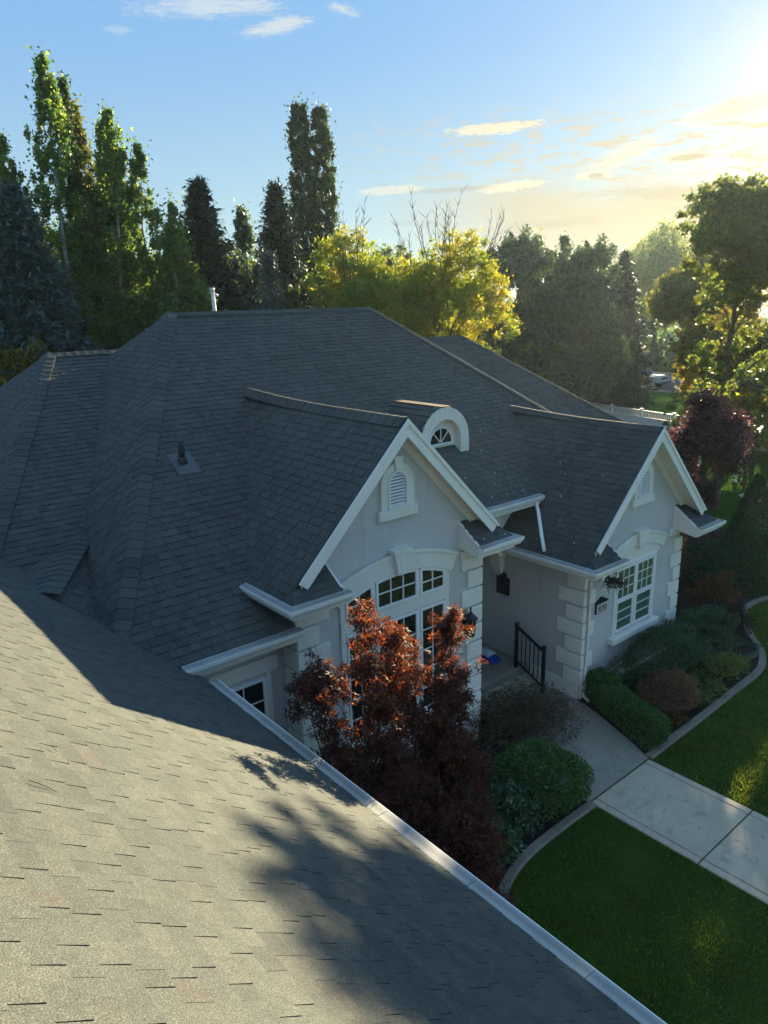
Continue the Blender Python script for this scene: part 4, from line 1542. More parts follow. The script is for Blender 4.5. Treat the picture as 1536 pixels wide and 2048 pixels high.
# bracketed wire basket with dry stems
bk = empty('hanging_basket', (12.86, 8.10, 2.70), 'black wire hanging basket of bare vine stems under the eave', 'basket')
b = MB()
b.tube([(0, 0.265, 0.30), (0, 0.0, 0.34), (0, -0.16, 0.30), (0, -0.16, 0.22)], 0.010, 6).tube([(0, 0.262, 0.06), (0, 0.1, 0.24), (0, -0.02, 0.33)], 0.008, 6)
b.box(-0.018, 0.018, 0.245, 0.268, 0.0, 0.36)
b.build('bracket', BLACK, bk)
b = MB()
for k in range(10):
    a = k * math.pi / 5
    b.tube([(0.19 * math.cos(a) * s, -0.1 + 0.17 * math.sin(a) * s, z) for s, z in ((1, 0.20), (0.95, 0.08), (0.7, -0.02), (0.2, -0.07))], 0.006, 5)
for s, z in ((1, 0.20), (0.97, 0.10), (0.72, -0.01)):
    b.tube([(0.19 * s * math.cos(a), -0.1 + 0.17 * s * math.sin(a), z) for a in np.linspace(0, 2 * math.pi, 17)], 0.007, 5, cap=False)
b.build('basket', BLACK, bk)
VINE = simple('dry_vine', (0.025, 0.022, 0.018), 0.9, var=0.4)
b = MB()
for k in range(60):
    a = random.uniform(0, 6.28)
    p = Vector((random.uniform(-.1, .1), -0.1 + random.uniform(-.1, .1), random.uniform(0, .15)))
    pts = [p]
    d = Vector((math.cos(a), math.sin(a) * 0.8, random.uniform(-0.2, 0.7)))
    for j in range(5):
        d = (d + Vector((random.uniform(-.5, .5), random.uniform(-.5, .5), random.uniform(-.6, .25)))).normalized()
        p = p + d * random.uniform(0.04, 0.08)
        p.y = min(p.y, 0.24)
        pts.append(p)
    b.tube(pts, [0.009, 0.008, 0.007, 0.006, 0.005, 0.004], 5)
b.build('vines', VINE, bk)

# lantern on the left bay corner
lan = empty('wall_lantern', (9.22, yw - 0.02, 2.55), 'black wall lantern with finial on the left bay beside the tall window', 'lantern')
b = MB().bbox(-0.06, 0.06, -0.03, 0.015, 0.0, 0.30, 0.006).tube([(0, -0.03, 0.22), (0, -0.10, 0.30), (0, -0.17, 0.30), (0, -0.19, 0.26)], 0.014, 6)
b.build('bracket', BLACK, lan)
MB().lathe([(0.012, 0.50), (0.022, 0.47), (0.012, 0.44), (0.02, 0.41), (0.05, 0.37), (0.135, 0.29), (0.145, 0.27), (0.11, 0.265), (0.01, 0.26)], (0, -0.19, 0), 8).build('lantern_roof', BLACK, lan)
b = MB().lathe([(0.03, -0.12), (0.075, -0.08), (0.08, -0.06), (0.01, -0.055)], (0, -0.19, 0), 8)
for k in range(6):
    a = k * math.pi / 3
    b.tube([(0.10 * math.cos(a), -0.19 + 0.10 * math.sin(a), 0.27), (0.075 * math.cos(a), -0.19 + 0.075 * math.sin(a), -0.07)], 0.008, 5)
b.build('lantern_cage', BLACK, lan)
MB().lathe([(0.068, -0.06), (0.09, 0.25)], (0, -0.19, 0), 8).build('lantern_glass', DARKGLASS, lan)

# twig and leaf litter on the garage roof
TWIG = simple('twig_bark', (0.16, 0.12, 0.08), 0.9, var=0.3)
def g_pt(x, y, h=0.0): return Vector((x, y, zG(x))) + Vector((0.615, 0, 0.788)) * h
tw = MB().tube([g_pt(0.665, 3.905, 0.018), g_pt(0.70, 3.885, 0.024), g_pt(0.74, 3.87, 0.020), g_pt(0.785, 3.835, 0.016)], [0.002, 0.003, 0.003, 0.002], 6)
tag(tw.build('twig', TWIG), 'thin bent twig lying on the sunlit garage roof shingles', 'twig')
tw = MB().tube([g_pt(0.905, 4.515, 0.02), g_pt(0.93, 4.49, 0.026), g_pt(0.945, 4.45, 0.018)], [0.002, 0.003, 0.002], 5)
tag(tw.build('twig', TWIG), 'tiny curled twig further up the garage roof near the shadow edge', 'twig')

# ---------------------------------------------------------------- foliage helpers
def unit(v): return v / np.maximum(1e-9, np.linalg.norm(v, axis=1, keepdims=True))


def leaf_quads(P, size, rng, elong=1.7, dirs=None, up_bias=0.25, jitter=0.35, droop=0.0):
    """one folded rhombus per point"""
    n = len(P)
    s = size * (1 + jitter * (rng.random(n) * 2 - 1))
    if dirs is None:
        d = unit(rng.normal(size=(n, 3)))
    else:
        d = unit(dirs + rng.normal(size=(n, 3)) * 0.5)
    d[:, 2] -= droop
    d = unit(d)
    nrm = rng.normal(size=(n, 3))
    nrm[:, 2] += up_bias * 3
    side = unit(np.cross(d, nrm))
    nr = np.cross(side, d)
    L_ = (s * 0.5)[:, None]
    W_ = (s * 0.5 / elong)[:, None]
    fold = nr * W_ * 0.45
    v = np.stack([P - d * L_, P + side * W_ + fold, P + d * L_, P - side * W_ + fold], 1).reshape(-1, 3)
    f = np.arange(4 * n).reshape(n, 4)
    return v, f


def leaf_tris(P, size, rng, elong=1.5, dirs=None, up_bias=0.25, jitter=0.4, droop=0.0):
    """one small triangle per point, for trees seen from afar"""
    n = len(P)
    s = size * (1 + jitter * (rng.random(n) * 2 - 1))
    d = unit(rng.normal(size=(n, 3))) if dirs is None else unit(dirs + rng.normal(size=(n, 3)) * 0.5)
    d[:, 2] -= droop
    d = unit(d)
    nrm = rng.normal(size=(n, 3))
    nrm[:, 2] += up_bias * 3
    side = unit(np.cross(d, nrm))
    L_ = (s * 0.6)[:, None]
    W_ = (s * 0.6 / elong)[:, None]
    v = np.stack([P - d * L_ * 0.8 + side * W_, P - d * L_ * 0.8 - side * W_, P + d * L_], 1).reshape(-1, 3)
    return v, np.arange(3 * n).reshape(n, 3)


def star_leaves(P, size, rng, lobes=5, up_bias=0.4):
    """palmate leaf: narrow lobes fanned from one point"""
    n = len(P)
    s = size * (0.7 + 0.6 * rng.random(n))
    d = unit(rng.normal(size=(n, 3)) + np.array([0, 0, -0.25]))
    nrm = rng.normal(size=(n, 3)) * 0.7
    nrm[:, 2] += up_bias * 2
    side = unit(np.cross(d, nrm))
    nr = np.cross(side, d)
    vs = [P]
    angs = np.linspace(-1.75, 1.75, lobes)
    lens = 1 - 0.42 * (np.abs(angs) / 1.75) ** 1.5
    fs = []
    for k, (a, l) in enumerate(zip(angs, lens)):
        def pt(ang, r, dz=0):
            return P + (d * math.cos(ang) + side * math.sin(ang)) * (s * r)[:, None] + nr * (s * dz)[:, None]
        vs += [pt(a - 0.50, 0.36 * l, 0.02), pt(a, l, -0.12), pt(a + 0.50, 0.36 * l, 0.02)]
        fs.append((1 + 3 * k, 3 + 3 * k, 2 + 3 * k))
    k = len(vs)
    V = np.stack(vs, 1).reshape(-1, 3)
    base = np.arange(n)[:, None, None] * k
    F = (base + np.array(fs)[None]).reshape(-1, 3)
    return V, F


def clusters(C, rad, per, rng, flat=(1, 1, 1), shell=0.5):
    """points scattered about cluster centres C with radii rad"""
    n = len(C)
    d = unit(rng.normal(size=(n * per, 3)))
    r = rng.random(n * per) ** shell
    return np.repeat(C, per, 0) + d * (r * np.repeat(rad, per))[:, None] * np.array(flat)


def lump(rng, n=7, amp=0.35):
    """smooth random function of (angle, height) for uneven outlines"""
    k = rng.integers(1, 5, n)
    m = rng.uniform(1, 7, n)
    p = rng.uniform(0, 6.28, (n, 2))
    return lambda a, t: 1 + amp * np.mean([np.sin(k[i] * a + p[i, 0]) * np.sin(m[i] * 3 * t + p[i, 1]) for i in range(n)], 0) * 2


def limb_tubes(mb, C, base_z, top_z, rng, count, r0, trunk=lambda z: (0, 0), rise=0.5):
    idx = rng.choice(len(C), min(count, len(C)), replace=False)
    for i in idx:
        c = C[i]
        zb = max(base_z, c[2] - rise * math.hypot(c[0], c[1]) - rng.uniform(0.1, 0.6))
        zb = min(zb, top_z * 0.95)
        t = trunk(zb)
        p0 = Vector((t[0], t[1], zb))
        p3 = Vector(c)
        p1 = p0.lerp(p3, 0.35) + Vector((0, 0, 0.12 * (p3 - p0).length))
        p2 = p0.lerp(p3, 0.7) + Vector((rng.uniform(-.1, .1), rng.uniform(-.1, .1), 0.10 * (p3 - p0).length))
        f = 1 - 0.6 * zb / max(top_z, 0.1)
        mb.tube([p0, p1, p2, p3], [r0 * f, r0 * f * 0.7, r0 * f * 0.45, r0 * f * 0.15], 5, cap=False)


def plant_from(name, x, y, crown_v, crown_f, leafmat, trunk_mb, barkmat, label, cat, group=None, trunk_name='trunk', crown_name='crown', z=0.0):
    root = empty(name, (x, y, z), label, cat, group)
    if trunk_mb is not None and trunk_mb.v:
        trunk_mb.build(trunk_name, barkmat, root)
    o = bpy.data.objects.new(crown_name, np_mesh(crown_name, crown_v, crown_f, leafmat))
    link(o, root)
    return root


# leaf and bark materials
ASPEN_L = mat_leaf('aspen_leaf', [(0, (0.040, 0.088, 0.036)), (0.45, (0.077, 0.140, 0.046)), (0.85, (0.141, 0.201, 0.049)), (1, (0.262, 0.274, 0.057))], 0.42, (2.85, 2.85, 1.33))
POPLAR_L = mat_leaf('poplar_leaf', [(0, (0.024, 0.050, 0.027)), (0.6, (0.046, 0.080, 0.034)), (1, (0.085, 0.118, 0.038))], 0.32, (2.40, 2.24, 1.12))
OLIVE_L = mat_leaf('olive_leaf', [(0, (0.039, 0.073, 0.029)), (0.5, (0.079, 0.119, 0.038)), (1, (0.176, 0.192, 0.052))], 0.42, (2.85, 2.85, 1.33))
GREY_L = mat_leaf('grey_green_leaf', [(0, (0.038, 0.066, 0.055)), (0.6, (0.066, 0.100, 0.073)), (1, (0.101, 0.135, 0.091))], 0.38, (2.38, 2.38, 1.36))
LOCUST_L = mat_leaf('locust_leaf', [(0, (0.11, 0.14, 0.022)), (0.35, (0.20, 0.21, 0.026)), (0.7, (0.31, 0.27, 0.026)), (1, (0.42, 0.29, 0.022))], 0.48, (2.2, 2.2, 1.0), clump=(0.55, (0.14, 0.19, 0.028)))
WILLOW_L = mat_leaf('willow_leaf', [(0, (0.056, 0.081, 0.031)), (0.6, (0.119, 0.147, 0.049)), (1, (0.224, 0.231, 0.070))], 0.5, (2.55, 2.55, 1.36))
COTTON_L = mat_leaf('cottonwood_leaf', [(0, (0.028, 0.053, 0.039)), (0.6, (0.051, 0.087, 0.055)), (1, (0.084, 0.121, 0.067))], 0.36, (2.38, 2.38, 1.36))
ASH_L = mat_leaf('ash_leaf', [(0, (0.049, 0.073, 0.028)), (0.6, (0.084, 0.112, 0.036)), (0.95, (0.140, 0.154, 0.042)), (1, (0.336, 0.224, 0.035))], 0.46, (2.85, 2.85, 1.42), clump=(0.22, (0.105, 0.10, 0.024)))
SPRUCE_L = mat_leaf('spruce_needle', [(0, (0.013, 0.029, 0.021)), (0.6, (0.023, 0.044, 0.031)), (1, (0.042, 0.065, 0.044))], 0.12, (1.2, 1.2, 0.9))
BLUESP_L = mat_leaf('blue_spruce_needle', [(0, (0.036, 0.073, 0.073)), (0.6, (0.069, 0.117, 0.113)), (1, (0.117, 0.173, 0.162))], 0.12, (1.2, 1.2, 1.0))
PLUM_L = mat_leaf('plum_leaf', [(0, (0.040, 0.026, 0.030)), (0.5, (0.070, 0.042, 0.046)), (0.85, (0.11, 0.06, 0.06)), (1, (0.18, 0.11, 0.09))], 0.4, (2.4, 1.4, 1.5), rough=0.5)
MAPLE_L = mat_leaf('red_maple_leaf', [(0, (0.022, 0.013, 0.016)), (0.5, (0.042, 0.020, 0.021)), (0.85, (0.075, 0.030, 0.026)), (0.97, (0.12, 0.045, 0.030)), (1, (0.22, 0.10, 0.08))], 0.42, (4.6, 2.5, 0.8), rough=0.6)
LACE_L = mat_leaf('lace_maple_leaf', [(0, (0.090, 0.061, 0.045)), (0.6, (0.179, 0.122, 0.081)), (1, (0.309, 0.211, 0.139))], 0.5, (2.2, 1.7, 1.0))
LACEG_L = mat_leaf('brown_green_lace_leaf', [(0, (0.050, 0.056, 0.034)), (0.4, (0.09, 0.082, 0.05)), (0.75, (0.13, 0.095, 0.068)), (1, (0.19, 0.14, 0.10))], 0.45, (1.8, 1.5, 0.9))  # brown-green leaf colours for the porch maple and the creeping plant
BOX_L = mat_leaf('boxwood_leaf', [(0, (0.034, 0.091, 0.029)), (0.6, (0.069, 0.158, 0.040)), (1, (0.144, 0.245, 0.062))], 0.28, (1.5, 1.5, 0.7), rough=0.4)
YEW_L = mat_leaf('yew_needle', [(0, (0.029, 0.074, 0.040)), (0.7, (0.053, 0.120, 0.057)), (1, (0.101, 0.177, 0.074))], 0.2, (1.4, 1.4, 0.8))
RHODO_L = mat_leaf('rhododendron_leaf', [(0, (0.033, 0.083, 0.050)), (0.6, (0.060, 0.134, 0.071)), (0.93, (0.110, 0.182, 0.088)), (1, (0.331, 0.359, 0.139))], 0.2, (1.4, 1.4, 0.8), rough=0.32)
SPIREA_L = mat_leaf('spirea_leaf', [(0, (0.079, 0.114, 0.039)), (0.6, (0.140, 0.184, 0.056)), (1, (0.245, 0.263, 0.088))], 0.42, (1.5, 1.5, 0.8))
BARB_L = mat_leaf('barberry_leaf', [(0, (0.053, 0.035, 0.027)), (0.5, (0.105, 0.062, 0.039)), (1, (0.227, 0.149, 0.053))], 0.48, (2.2, 1.7, 0.9))
ARBOR_L = mat_leaf('arborvitae_leaf', [(0, (0.029, 0.069, 0.039)), (0.6, (0.049, 0.103, 0.054)), (1, (0.098, 0.146, 0.069))], 0.3, (2.0, 1.9, 0.7))
PALEBARK = mat_bark('aspen_bark', (0.36, 0.35, 0.31), (0.16, 0.15, 0.13), 5)
BARK = mat_bark('dark_bark', (0.10, 0.08, 0.062), (0.035, 0.028, 0.022), 9)
GREYBARK = mat_bark('grey_bark', (0.15, 0.13, 0.11), (0.06, 0.05, 0.042), 9)


def column_crown(h, z0, w, rng, prof, ncl, per, leaf, crad, lean=(0, 0), amp=0.45, elong=1.35):
    ncl = int(ncl * 1.9)
    per = int(per * 0.55)
    crad = crad * 0.72
    t = rng.random(ncl) ** 1.15
    a = rng.uniform(0, 2 * math.pi, ncl)
    lm = lump(rng, amp=amp)
    r = w / 2 * prof(t) * lm(a, t) * np.sqrt(rng.uniform(0.12, 1, ncl))
    z = z0 + (h - z0) * t
    C = np.stack([r * np.cos(a) + lean[0] * t, r * np.sin(a) + lean[1] * t, z], 1)
    rad = crad * rng.uniform(0.6, 1.25, ncl) * (0.5 + 0.5 * (1 - t))
    P = clusters(C, rad, int(per * 2.7), rng, flat=(0.8, 0.8, 1.6), shell=0.6)
    k = rng.random(len(P)) < 0.13
    P[k] += rng.normal(size=(k.sum(), 3)) * np.array([0.16, 0.16, 0.24])
    v, f = leaf_tris(P, leaf * 0.66, rng, elong)
    return C, v, f


def asp_prof(t): return np.clip(np.minimum(1.0, (t / 0.16 + 0.3)), 0, 1) * np.clip((1.02 - t), 0, 1) ** 0.8 * 1.15


def column_tree(name, label, x, y, h, w, z0, seed, leafmat, bark, prof=asp_prof, ncl=190, per=52, leaf=0.15, crad=0.42, trunk_r=0.13, leaders=1, amp=0.5, group=None, spread=0.5):
    rng = np.random.default_rng(seed)
    tb = MB()
    V, F, off = [], [], 0
    for k in range(leaders):
        a = rng.uniform(0, 6.28)
        lean = (spread * math.cos(a) * (k > 0), spread * math.sin(a) * (k > 0))
        hh = h * (1 if k == 0 else rng.uniform(0.72, 0.93))
        C, v, f = column_crown(hh, z0, w * (1 if leaders == 1 else 0.8), rng, prof, ncl // leaders, per, leaf, crad, lean, amp)
        if k:
            dx = (math.cos(a) * w * 0.32, math.sin(a) * w * 0.32)
        else:
            dx = (0, 0)
        v = v + np.array([dx[0], dx[1], 0])
        V.append(v); F.append(f + off); off += len(v)
        wob = rng.uniform(-0.15, 0.15, (7, 2))
        pts = [(dx[0] * min(1, i / 2) + lean[0] * max(0, (i / 6 * hh - z0) / (hh - z0)) + wob[i, 0] * (i > 0), dx[1] * min(1, i / 2) + lean[1] * max(0, (i / 6 * hh - z0) / (hh - z0)) + wob[i, 1] * (i > 0), hh * 0.97 * i / 6) for i in range(7)]
        tb.tube(pts, [trunk_r * (1 - 0.9 * i / 6) for i in range(7)], 8)
        C2 = C + np.array([dx[0], dx[1], 0])
        limb_tubes(tb, C2, z0 * 0.9, hh * 0.95, rng, 26 // leaders, trunk_r * 0.36, trunk=lambda z: (np.interp(z, [p[2] for p in pts], [p[0] for p in pts]), np.interp(z, [p[2] for p in pts], [p[1] for p in pts])), rise=1.1)
    return plant_from(name, x, y, np.concatenate(V), np.concatenate(F), leafmat, tb, bark, label, 'tree', group)


def round_tree(name, label, x, y, h, w, z0, seed, leafmat, bark, ncl=260, per=60, leaf=0.18, crad=0.62, trunk_r=0.2, flat=(1, 1, 0.75), group=None, top=0.62, amp=0.5, twigs=0, elong=1.5, droop=0.0, wy=None, shell=0.4, trunk_lean=(0, 0), lobes=9, skirt=None):
    """crown of several leafy lobes round a forked trunk"""
    ncl, per, crad = int(ncl * 2.0), int(per * 0.52), crad * 0.72
    rng = np.random.default_rng(seed)
    zc = z0 + (h - z0) * (1 - top)
    ul = unit(rng.normal(size=(lobes, 3)))
    ul[0] = (0.35, 0.1, 0.8)
    rl = rng.uniform(0.42, 0.66, lobes) * (1.0 if lobes < 10 else 1.18)
    hz = np.where(ul[:, 2] > 0, h - zc, zc - z0)
    rad_l = rng.uniform(0.38, 0.62, lobes) * (9 / lobes) ** 0.42
    LC = np.stack([ul[:, 0] * rl * w / 2, ul[:, 1] * rl * w / 2, zc + ul[:, 2] * rl * hz], 1)
    k = rng.choice(lobes, ncl, p=rad_l ** 2 / np.sum(rad_l ** 2))
    u = unit(rng.normal(size=(ncl, 3)))
    u[:, 2] = np.where(u[:, 2] < -0.5, -u[:, 2], u[:, 2])
    rr = rng.uniform(0.05, 1, ncl) ** shell * rad_l[k]
    vs_ = np.minimum(1.25, (h - z0) / w)
    C = LC[k] + np.stack([u[:, 0] * rr * w / 2, u[:, 1] * rr * w / 2, u[:, 2] * rr * w / 2 * vs_], 1)
    C[:, 2] = np.clip(C[:, 2], z0 * 0.8, h - crad * 0.4)
    if skirt:
        # sparse hanging lower branches with gaps between them
        ns, zlo, zhi, ylo, yhi = skirt
        q = np.stack([rng.uniform(-0.5, 0.5, ns) * w * 0.95, rng.uniform(ylo, yhi, ns) * w, rng.uniform(zlo, zhi, ns)], 1)
        sk = np.repeat(q, 9, 0) + rng.normal(size=(ns * 9, 3)) * np.array([0.08, 0.08, 0.06]) * w
        C = np.concatenate([C, sk])
        ncl = len(C)
    rad = crad * rng.uniform(0.5, 1.2, ncl)
    P = clusters(C, rad, int(per * 2.45), rng, flat=flat, shell=0.55)
    q_ = rng.random(len(P)) < 0.12
    P[q_] += rng.normal(size=(q_.sum(), 3)) * np.minimum(0.035 * w, 0.16)
    P[:, 2] = np.clip(P[:, 2], 0.15, h + 0.3)
    v, f = leaf_tris(P, leaf * 0.70, rng, elong, droop=droop)
    tb = MB()
    pts = [(trunk_lean[0] * i / 5 + rng.uniform(-.1, .1) * (i > 0), trunk_lean[1] * i / 5 + rng.uniform(-.1, .1) * (i > 0), (zc + (h - zc) * 0.5) * i / 5) for i in range(6)]
    tb.tube(pts, [trunk_r * (1 - 0.8 * i / 5) for i in range(6)], 8)
    limb_tubes(tb, C, z0 * 0.7, zc, rng, 46, trunk_r * 0.4, rise=0.6)
    for k in range(twigs):
        # bare upright shoots above the leaves
        aa = rng.uniform(0, 6.28)
        r0 = rng.uniform(0, 0.8) * w / 2
        p = Vector((r0 * math.cos(aa), r0 * math.sin(aa), zc + (h - zc) * math.sqrt(max(0.05, 1 - (2 * r0 / w) ** 2)) * 0.72))
        ln = rng.uniform(0.9, 2.5)
        d = Vector((math.cos(aa) * 0.35, math.sin(aa) * 0.35, 1.0)).normalized()
        pt = [p]
        for j in range(5):
            d = (d + Vector((rng.uniform(-.16, .16), rng.uniform(-.16, .16), 0.05))).normalized()
            pt.append(pt[-1] + d * ln / 5)
        tb.tube(pt, [0.018, 0.015, 0.012, 0.010, 0.008, 0.005], 4, cap=False)
        for j in range(2, 6):
            for q in range(2):
                e = (d + Vector((rng.uniform(-1, 1), rng.uniform(-1, 1), rng.uniform(-.1, .6)))).normalized()
                tb.tube([pt[j], pt[j] + e * rng.uniform(0.2, 0.5)], [0.010, 0.004], 4, cap=False)
    return plant_from(name, x, y, v, f, leafmat, tb, bark, label, 'tree', group)


def spruce_tree(name, label, x, y, h, w, seed, leafmat, z0=0.3, per=9, leaf=0.34, group=None, density=1.0, power=0.75):
    rng = np.random.default_rng(seed)
    tb = MB().tube([(0, 0, 0), (0, 0, h * 0.5), (0, 0, h)], [0.024 * h, 0.014 * h, 0.012], 8)
    P, D, S = [], [], []
    z = z0
    while z < h - 0.15:
        t = (z - z0) / (h - z0)
        R_ = w / 2 * (1 - t) ** power + 0.05
        nb = int((9 + 5 * (1 - t)) * density)
        a0 = rng.uniform(0, 6.28)
        for k in range(nb):
            a = a0 + 2 * math.pi * k / nb + rng.uniform(-.2, .2)
            L_ = R_ * rng.uniform(0.72, 1.12)
            m = max(3, int(L_ / 0.15))
            dirv = np.array([math.cos(a), math.sin(a), -0.28 + 0.75 * t])
            sag = rng.uniform(0.05, 0.16)
            for i in range(m):
                s = (i + 0.6) / m
                p = np.array([0, 0, z]) + dirv * L_ * s + np.array([0, 0, 0.35 * L_ * sag * (s ** 2) * 2])
                wd = 0.30 * L_ * (1 - s * 0.75) + 0.05
                for q in range(3):
                    o = rng.uniform(-1, 1)
                    P.append(p + np.array([-math.sin(a), math.cos(a), 0]) * o * wd + np.array([0, 0, rng.uniform(-.10, 0.03)]))
                    D.append(dirv * 0.8 + np.array([-math.sin(a), math.cos(a), 0]) * o * 1.0 + np.array([0, 0, -0.25]))
            if k % 3 == 0:
                tb.tube([(0, 0, z), tuple(np.array([0, 0, z]) + dirv * L_ * 0.8)], [0.02 * (1 - t) + 0.008, 0.005], 4, cap=False)
        z += (0.20 + 0.16 * (1 - t)) * (1 if h > 5 else 0.7)
    P, D = np.array(P), np.array(D)
    top = np.stack([rng.normal(0, 0.03, 30), rng.normal(0, 0.03, 30), h - rng.random(30) * 0.9], 1)
    P = np.concatenate([P, top])
    D = np.concatenate([D, np.tile(np.array([[0, 0, 1.5]]), (30, 1))])
    P = np.concatenate([P, P + rng.normal(size=P.shape) * 0.08, P + rng.normal(size=P.shape) * 0.11, P + rng.normal(size=P.shape) * 0.11])
    D = np.concatenate([D, D, D, D])
    v, f = leaf_tris(P, leaf * 0.50, rng, 3.2, dirs=D, up_bias=0.6)
    return plant_from(name, x, y, v, f, leafmat, tb, BARK, label, 'tree', group)


def dome_shrub(name, label, x, y, rx, ry, h, seed, leafmat, n=5000, leaf=0.035, skin=0.2, amp=0.15, rot=0.0, box=False, z0=0.0, elong=1.7, droop=0.0, stems=8, star=False, cat='shrub', group=None, lobes=5, clump=0):
    """leafy shell over a rounded or clipped form"""
    rng = np.random.default_rng(seed)
    lm = lump(rng, amp=amp)
    u = unit(rng.normal(size=(n, 3)))
    u[:, 2] = np.where(u[:, 2] < -0.35, -u[:, 2], u[:, 2])
    if box:
        m = np.max(np.abs(u) ** 1.0, axis=1, keepdims=True)
        k = (np.sum(np.abs(u) ** 5, axis=1, keepdims=True)) ** (1 / 5)
        u2 = u / k
    else:
        u2 = u
    a = np.arctan2(u[:, 1], u[:, 0])
    r = (1 - skin * rng.random(n) ** 1.6) * lm(a, u[:, 2])
    zc = h * 0.42
    P = np.stack([u2[:, 0] * r * rx, u2[:, 1] * r * ry, zc + u2[:, 2] * r * np.where(u2[:, 2] > 0, h - zc, zc)], 1)
    P[:, 2] = np.maximum(P[:, 2], 0.02)
    if clump:
        c = P[rng.choice(n, clump, replace=False)]
        idx = rng.integers(0, clump, n)
        P = c[idx] + rng.normal(size=(n, 3)) * 0.09 * h
        P[:, 2] = np.maximum(P[:, 2], 0.02)
    cr, sr = math.cos(rot), math.sin(rot)
    P = np.stack([P[:, 0] * cr - P[:, 1] * sr, P[:, 0] * sr + P[:, 1] * cr, P[:, 2]], 1)
    out = P.copy()
    out[:, 2] -= zc * 0.6
    if star:
        v, f = star_leaves(P, leaf, rng, lobes)
    else:
        v, f = leaf_quads(P, leaf, rng, elong, dirs=unit(out) * 0.7, droop=droop)
    tb = MB()
    for k in range(stems):
        p = P[rng.integers(0, n)]
        tb.tube([(0.05 * rng.normal(), 0.05 * rng.normal(), 0), (p[0] * 0.45, p[1] * 0.45, p[2] * 0.55), tuple(p)], [0.018, 0.012, 0.004], 5, cap=False)
    return plant_from(name, x, y, v, f, leafmat, tb, BARK, label, cat, group, trunk_name='stems', crown_name='foliage', z=z0)


# ---------------------------------------------------------------- trees behind the house
GA = 'pale-stemmed aspens in the tall clump'
column_tree('aspen_tree', 'tall loose aspen at the left edge behind the blue spruce', 7.72, 29.2, 14.2, 4.8, 3.6, 11, ASPEN_L, PALEBARK, ncl=420, leaders=3)
column_tree('aspen_tree', 'tallest aspen of the clump, its thin top leaning left', 9.20, 28.6, 16.8, 4.6, 3.6, 12, ASPEN_L, PALEBARK, ncl=520, trunk_r=0.17, leaders=3, group=GA)
column_tree('aspen_tree', 'slim aspen second from the left in the clump, thin spire top', 10.06, 29.4, 16.3, 2.9, 3.8, 13, POPLAR_L, PALEBARK, ncl=330, leaders=2, trunk_r=0.12, group=GA)
column_tree('aspen_tree', 'yellowing aspen in the middle of the clump', 10.70, 30.3, 15.8, 3.2, 3.8, 14, mat_leaf('aspen_leaf_yellow', [(0, (0.045, 0.055, 0.014)), (0.5, (0.085, 0.085, 0.017)), (1, (0.16, 0.14, 0.02))], 0.42, (2.38, 2.38, 1.19)), PALEBARK, ncl=360, trunk_r=0.12, leaders=2, group=GA)
column_tree('aspen_tree', 'broad aspen fourth in the clump with two forked tops', 11.25, 29.2, 15.1, 4.4, 3.8, 15, ASPEN_L, PALEBARK, ncl=480, trunk_r=0.14, leaders=3, group=GA)
column_tree('aspen_tree', 'shorter aspen ending the clump on its right with open crown', 11.95, 28.0, 14.2, 4.2, 3.6, 16, ASPEN_L, PALEBARK, ncl=460, trunk_r=0.12, leaders=3, group=GA)
# thin young trunks low in the clump
for i, (x, y, h, lab) in enumerate(((10.45, 27.6, 9.0, 'thin young aspen stem low in front of the clump'), (11.4, 27.2, 8.6, 'thin forked young aspen stem low on the right of the clump'))):
    column_tree('aspen_sapling', lab, x, y, h, 2.6, 5.6, 60 + i, OLIVE_L, PALEBARK, ncl=150, per=46, leaf=0.16, trunk_r=0.085, leaders=2, amp=0.4)
spruce_tree('blue_spruce', 'big blue spruce at the left edge behind the lower roof', 7.0, 26.2, 12.3, 6.8, 21, BLUESP_L, leaf=0.46, density=1.0)
round_tree('golden_shrub_tree', 'sunlit gold-green bushy tree at the left edge just above the lower roof', 6.55, 24.9, 7.9, 3.6, 3.0, 22, mat_leaf('gold_green_leaf', [(0, (0.05, 0.06, 0.014)), (0.5, (0.11, 0.10, 0.02)), (1, (0.26, 0.17, 0.025))], 0.45, (2.24, 2.08, 1.12)), BARK, ncl=150, per=55, leaf=0.15, crad=0.42)
round_tree('broadleaf_tree', 'yellow-green tree glowing between the blue spruce and the aspens', 10.3, 35.0, 12.6, 4.4, 4.0, 23, mat_leaf('lime_leaf', [(0, (0.045, 0.06, 0.012)), (0.5, (0.10, 0.105, 0.018)), (1, (0.22, 0.18, 0.02))], 0.46, (2.52, 2.52, 1.26)), BARK, ncl=200, leaf=0.2)
round_tree('broadleaf_tree', 'dull olive tree just right of the aspen clump', 14.4, 33.2, 12.4, 5.0, 3.0, 24, OLIVE_L, BARK, ncl=380, leaf=0.22)
round_tree('broadleaf_tree', 'pale airy tree showing sky through its top, left of the dark spruce', 16.9, 37.0, 13.5, 4.6, 4.0, 25, WILLOW_L, GREYBARK, ncl=110, per=34, leaf=0.17, crad=0.7)
spruce_tree('spruce_tree', 'dark pointed spruce standing alone behind the main ridge', 14.06, 27.6, 13.3, 6.6, 26, SPRUCE_L, leaf=0.46)
spruce_tree('spruce_tree', 'dark spruce with feathery top beside the twin poplars', 18.2, 28.7, 13.6, 6.2, 27, SPRUCE_L, leaf=0.46)
spruce_tree('spruce_tree', 'young silvery blue spruce low in front of the dark trees', 14.9, 24.2, 10.4, 3.4, 28, BLUESP_L, leaf=0.30)
round_tree('broadleaf_tree', 'dark bushy tree tucked right behind the lone spruce', 16.3, 30.6, 11.9, 3.9, 2.5, 29, POPLAR_L, BARK, ncl=230, leaf=0.19)
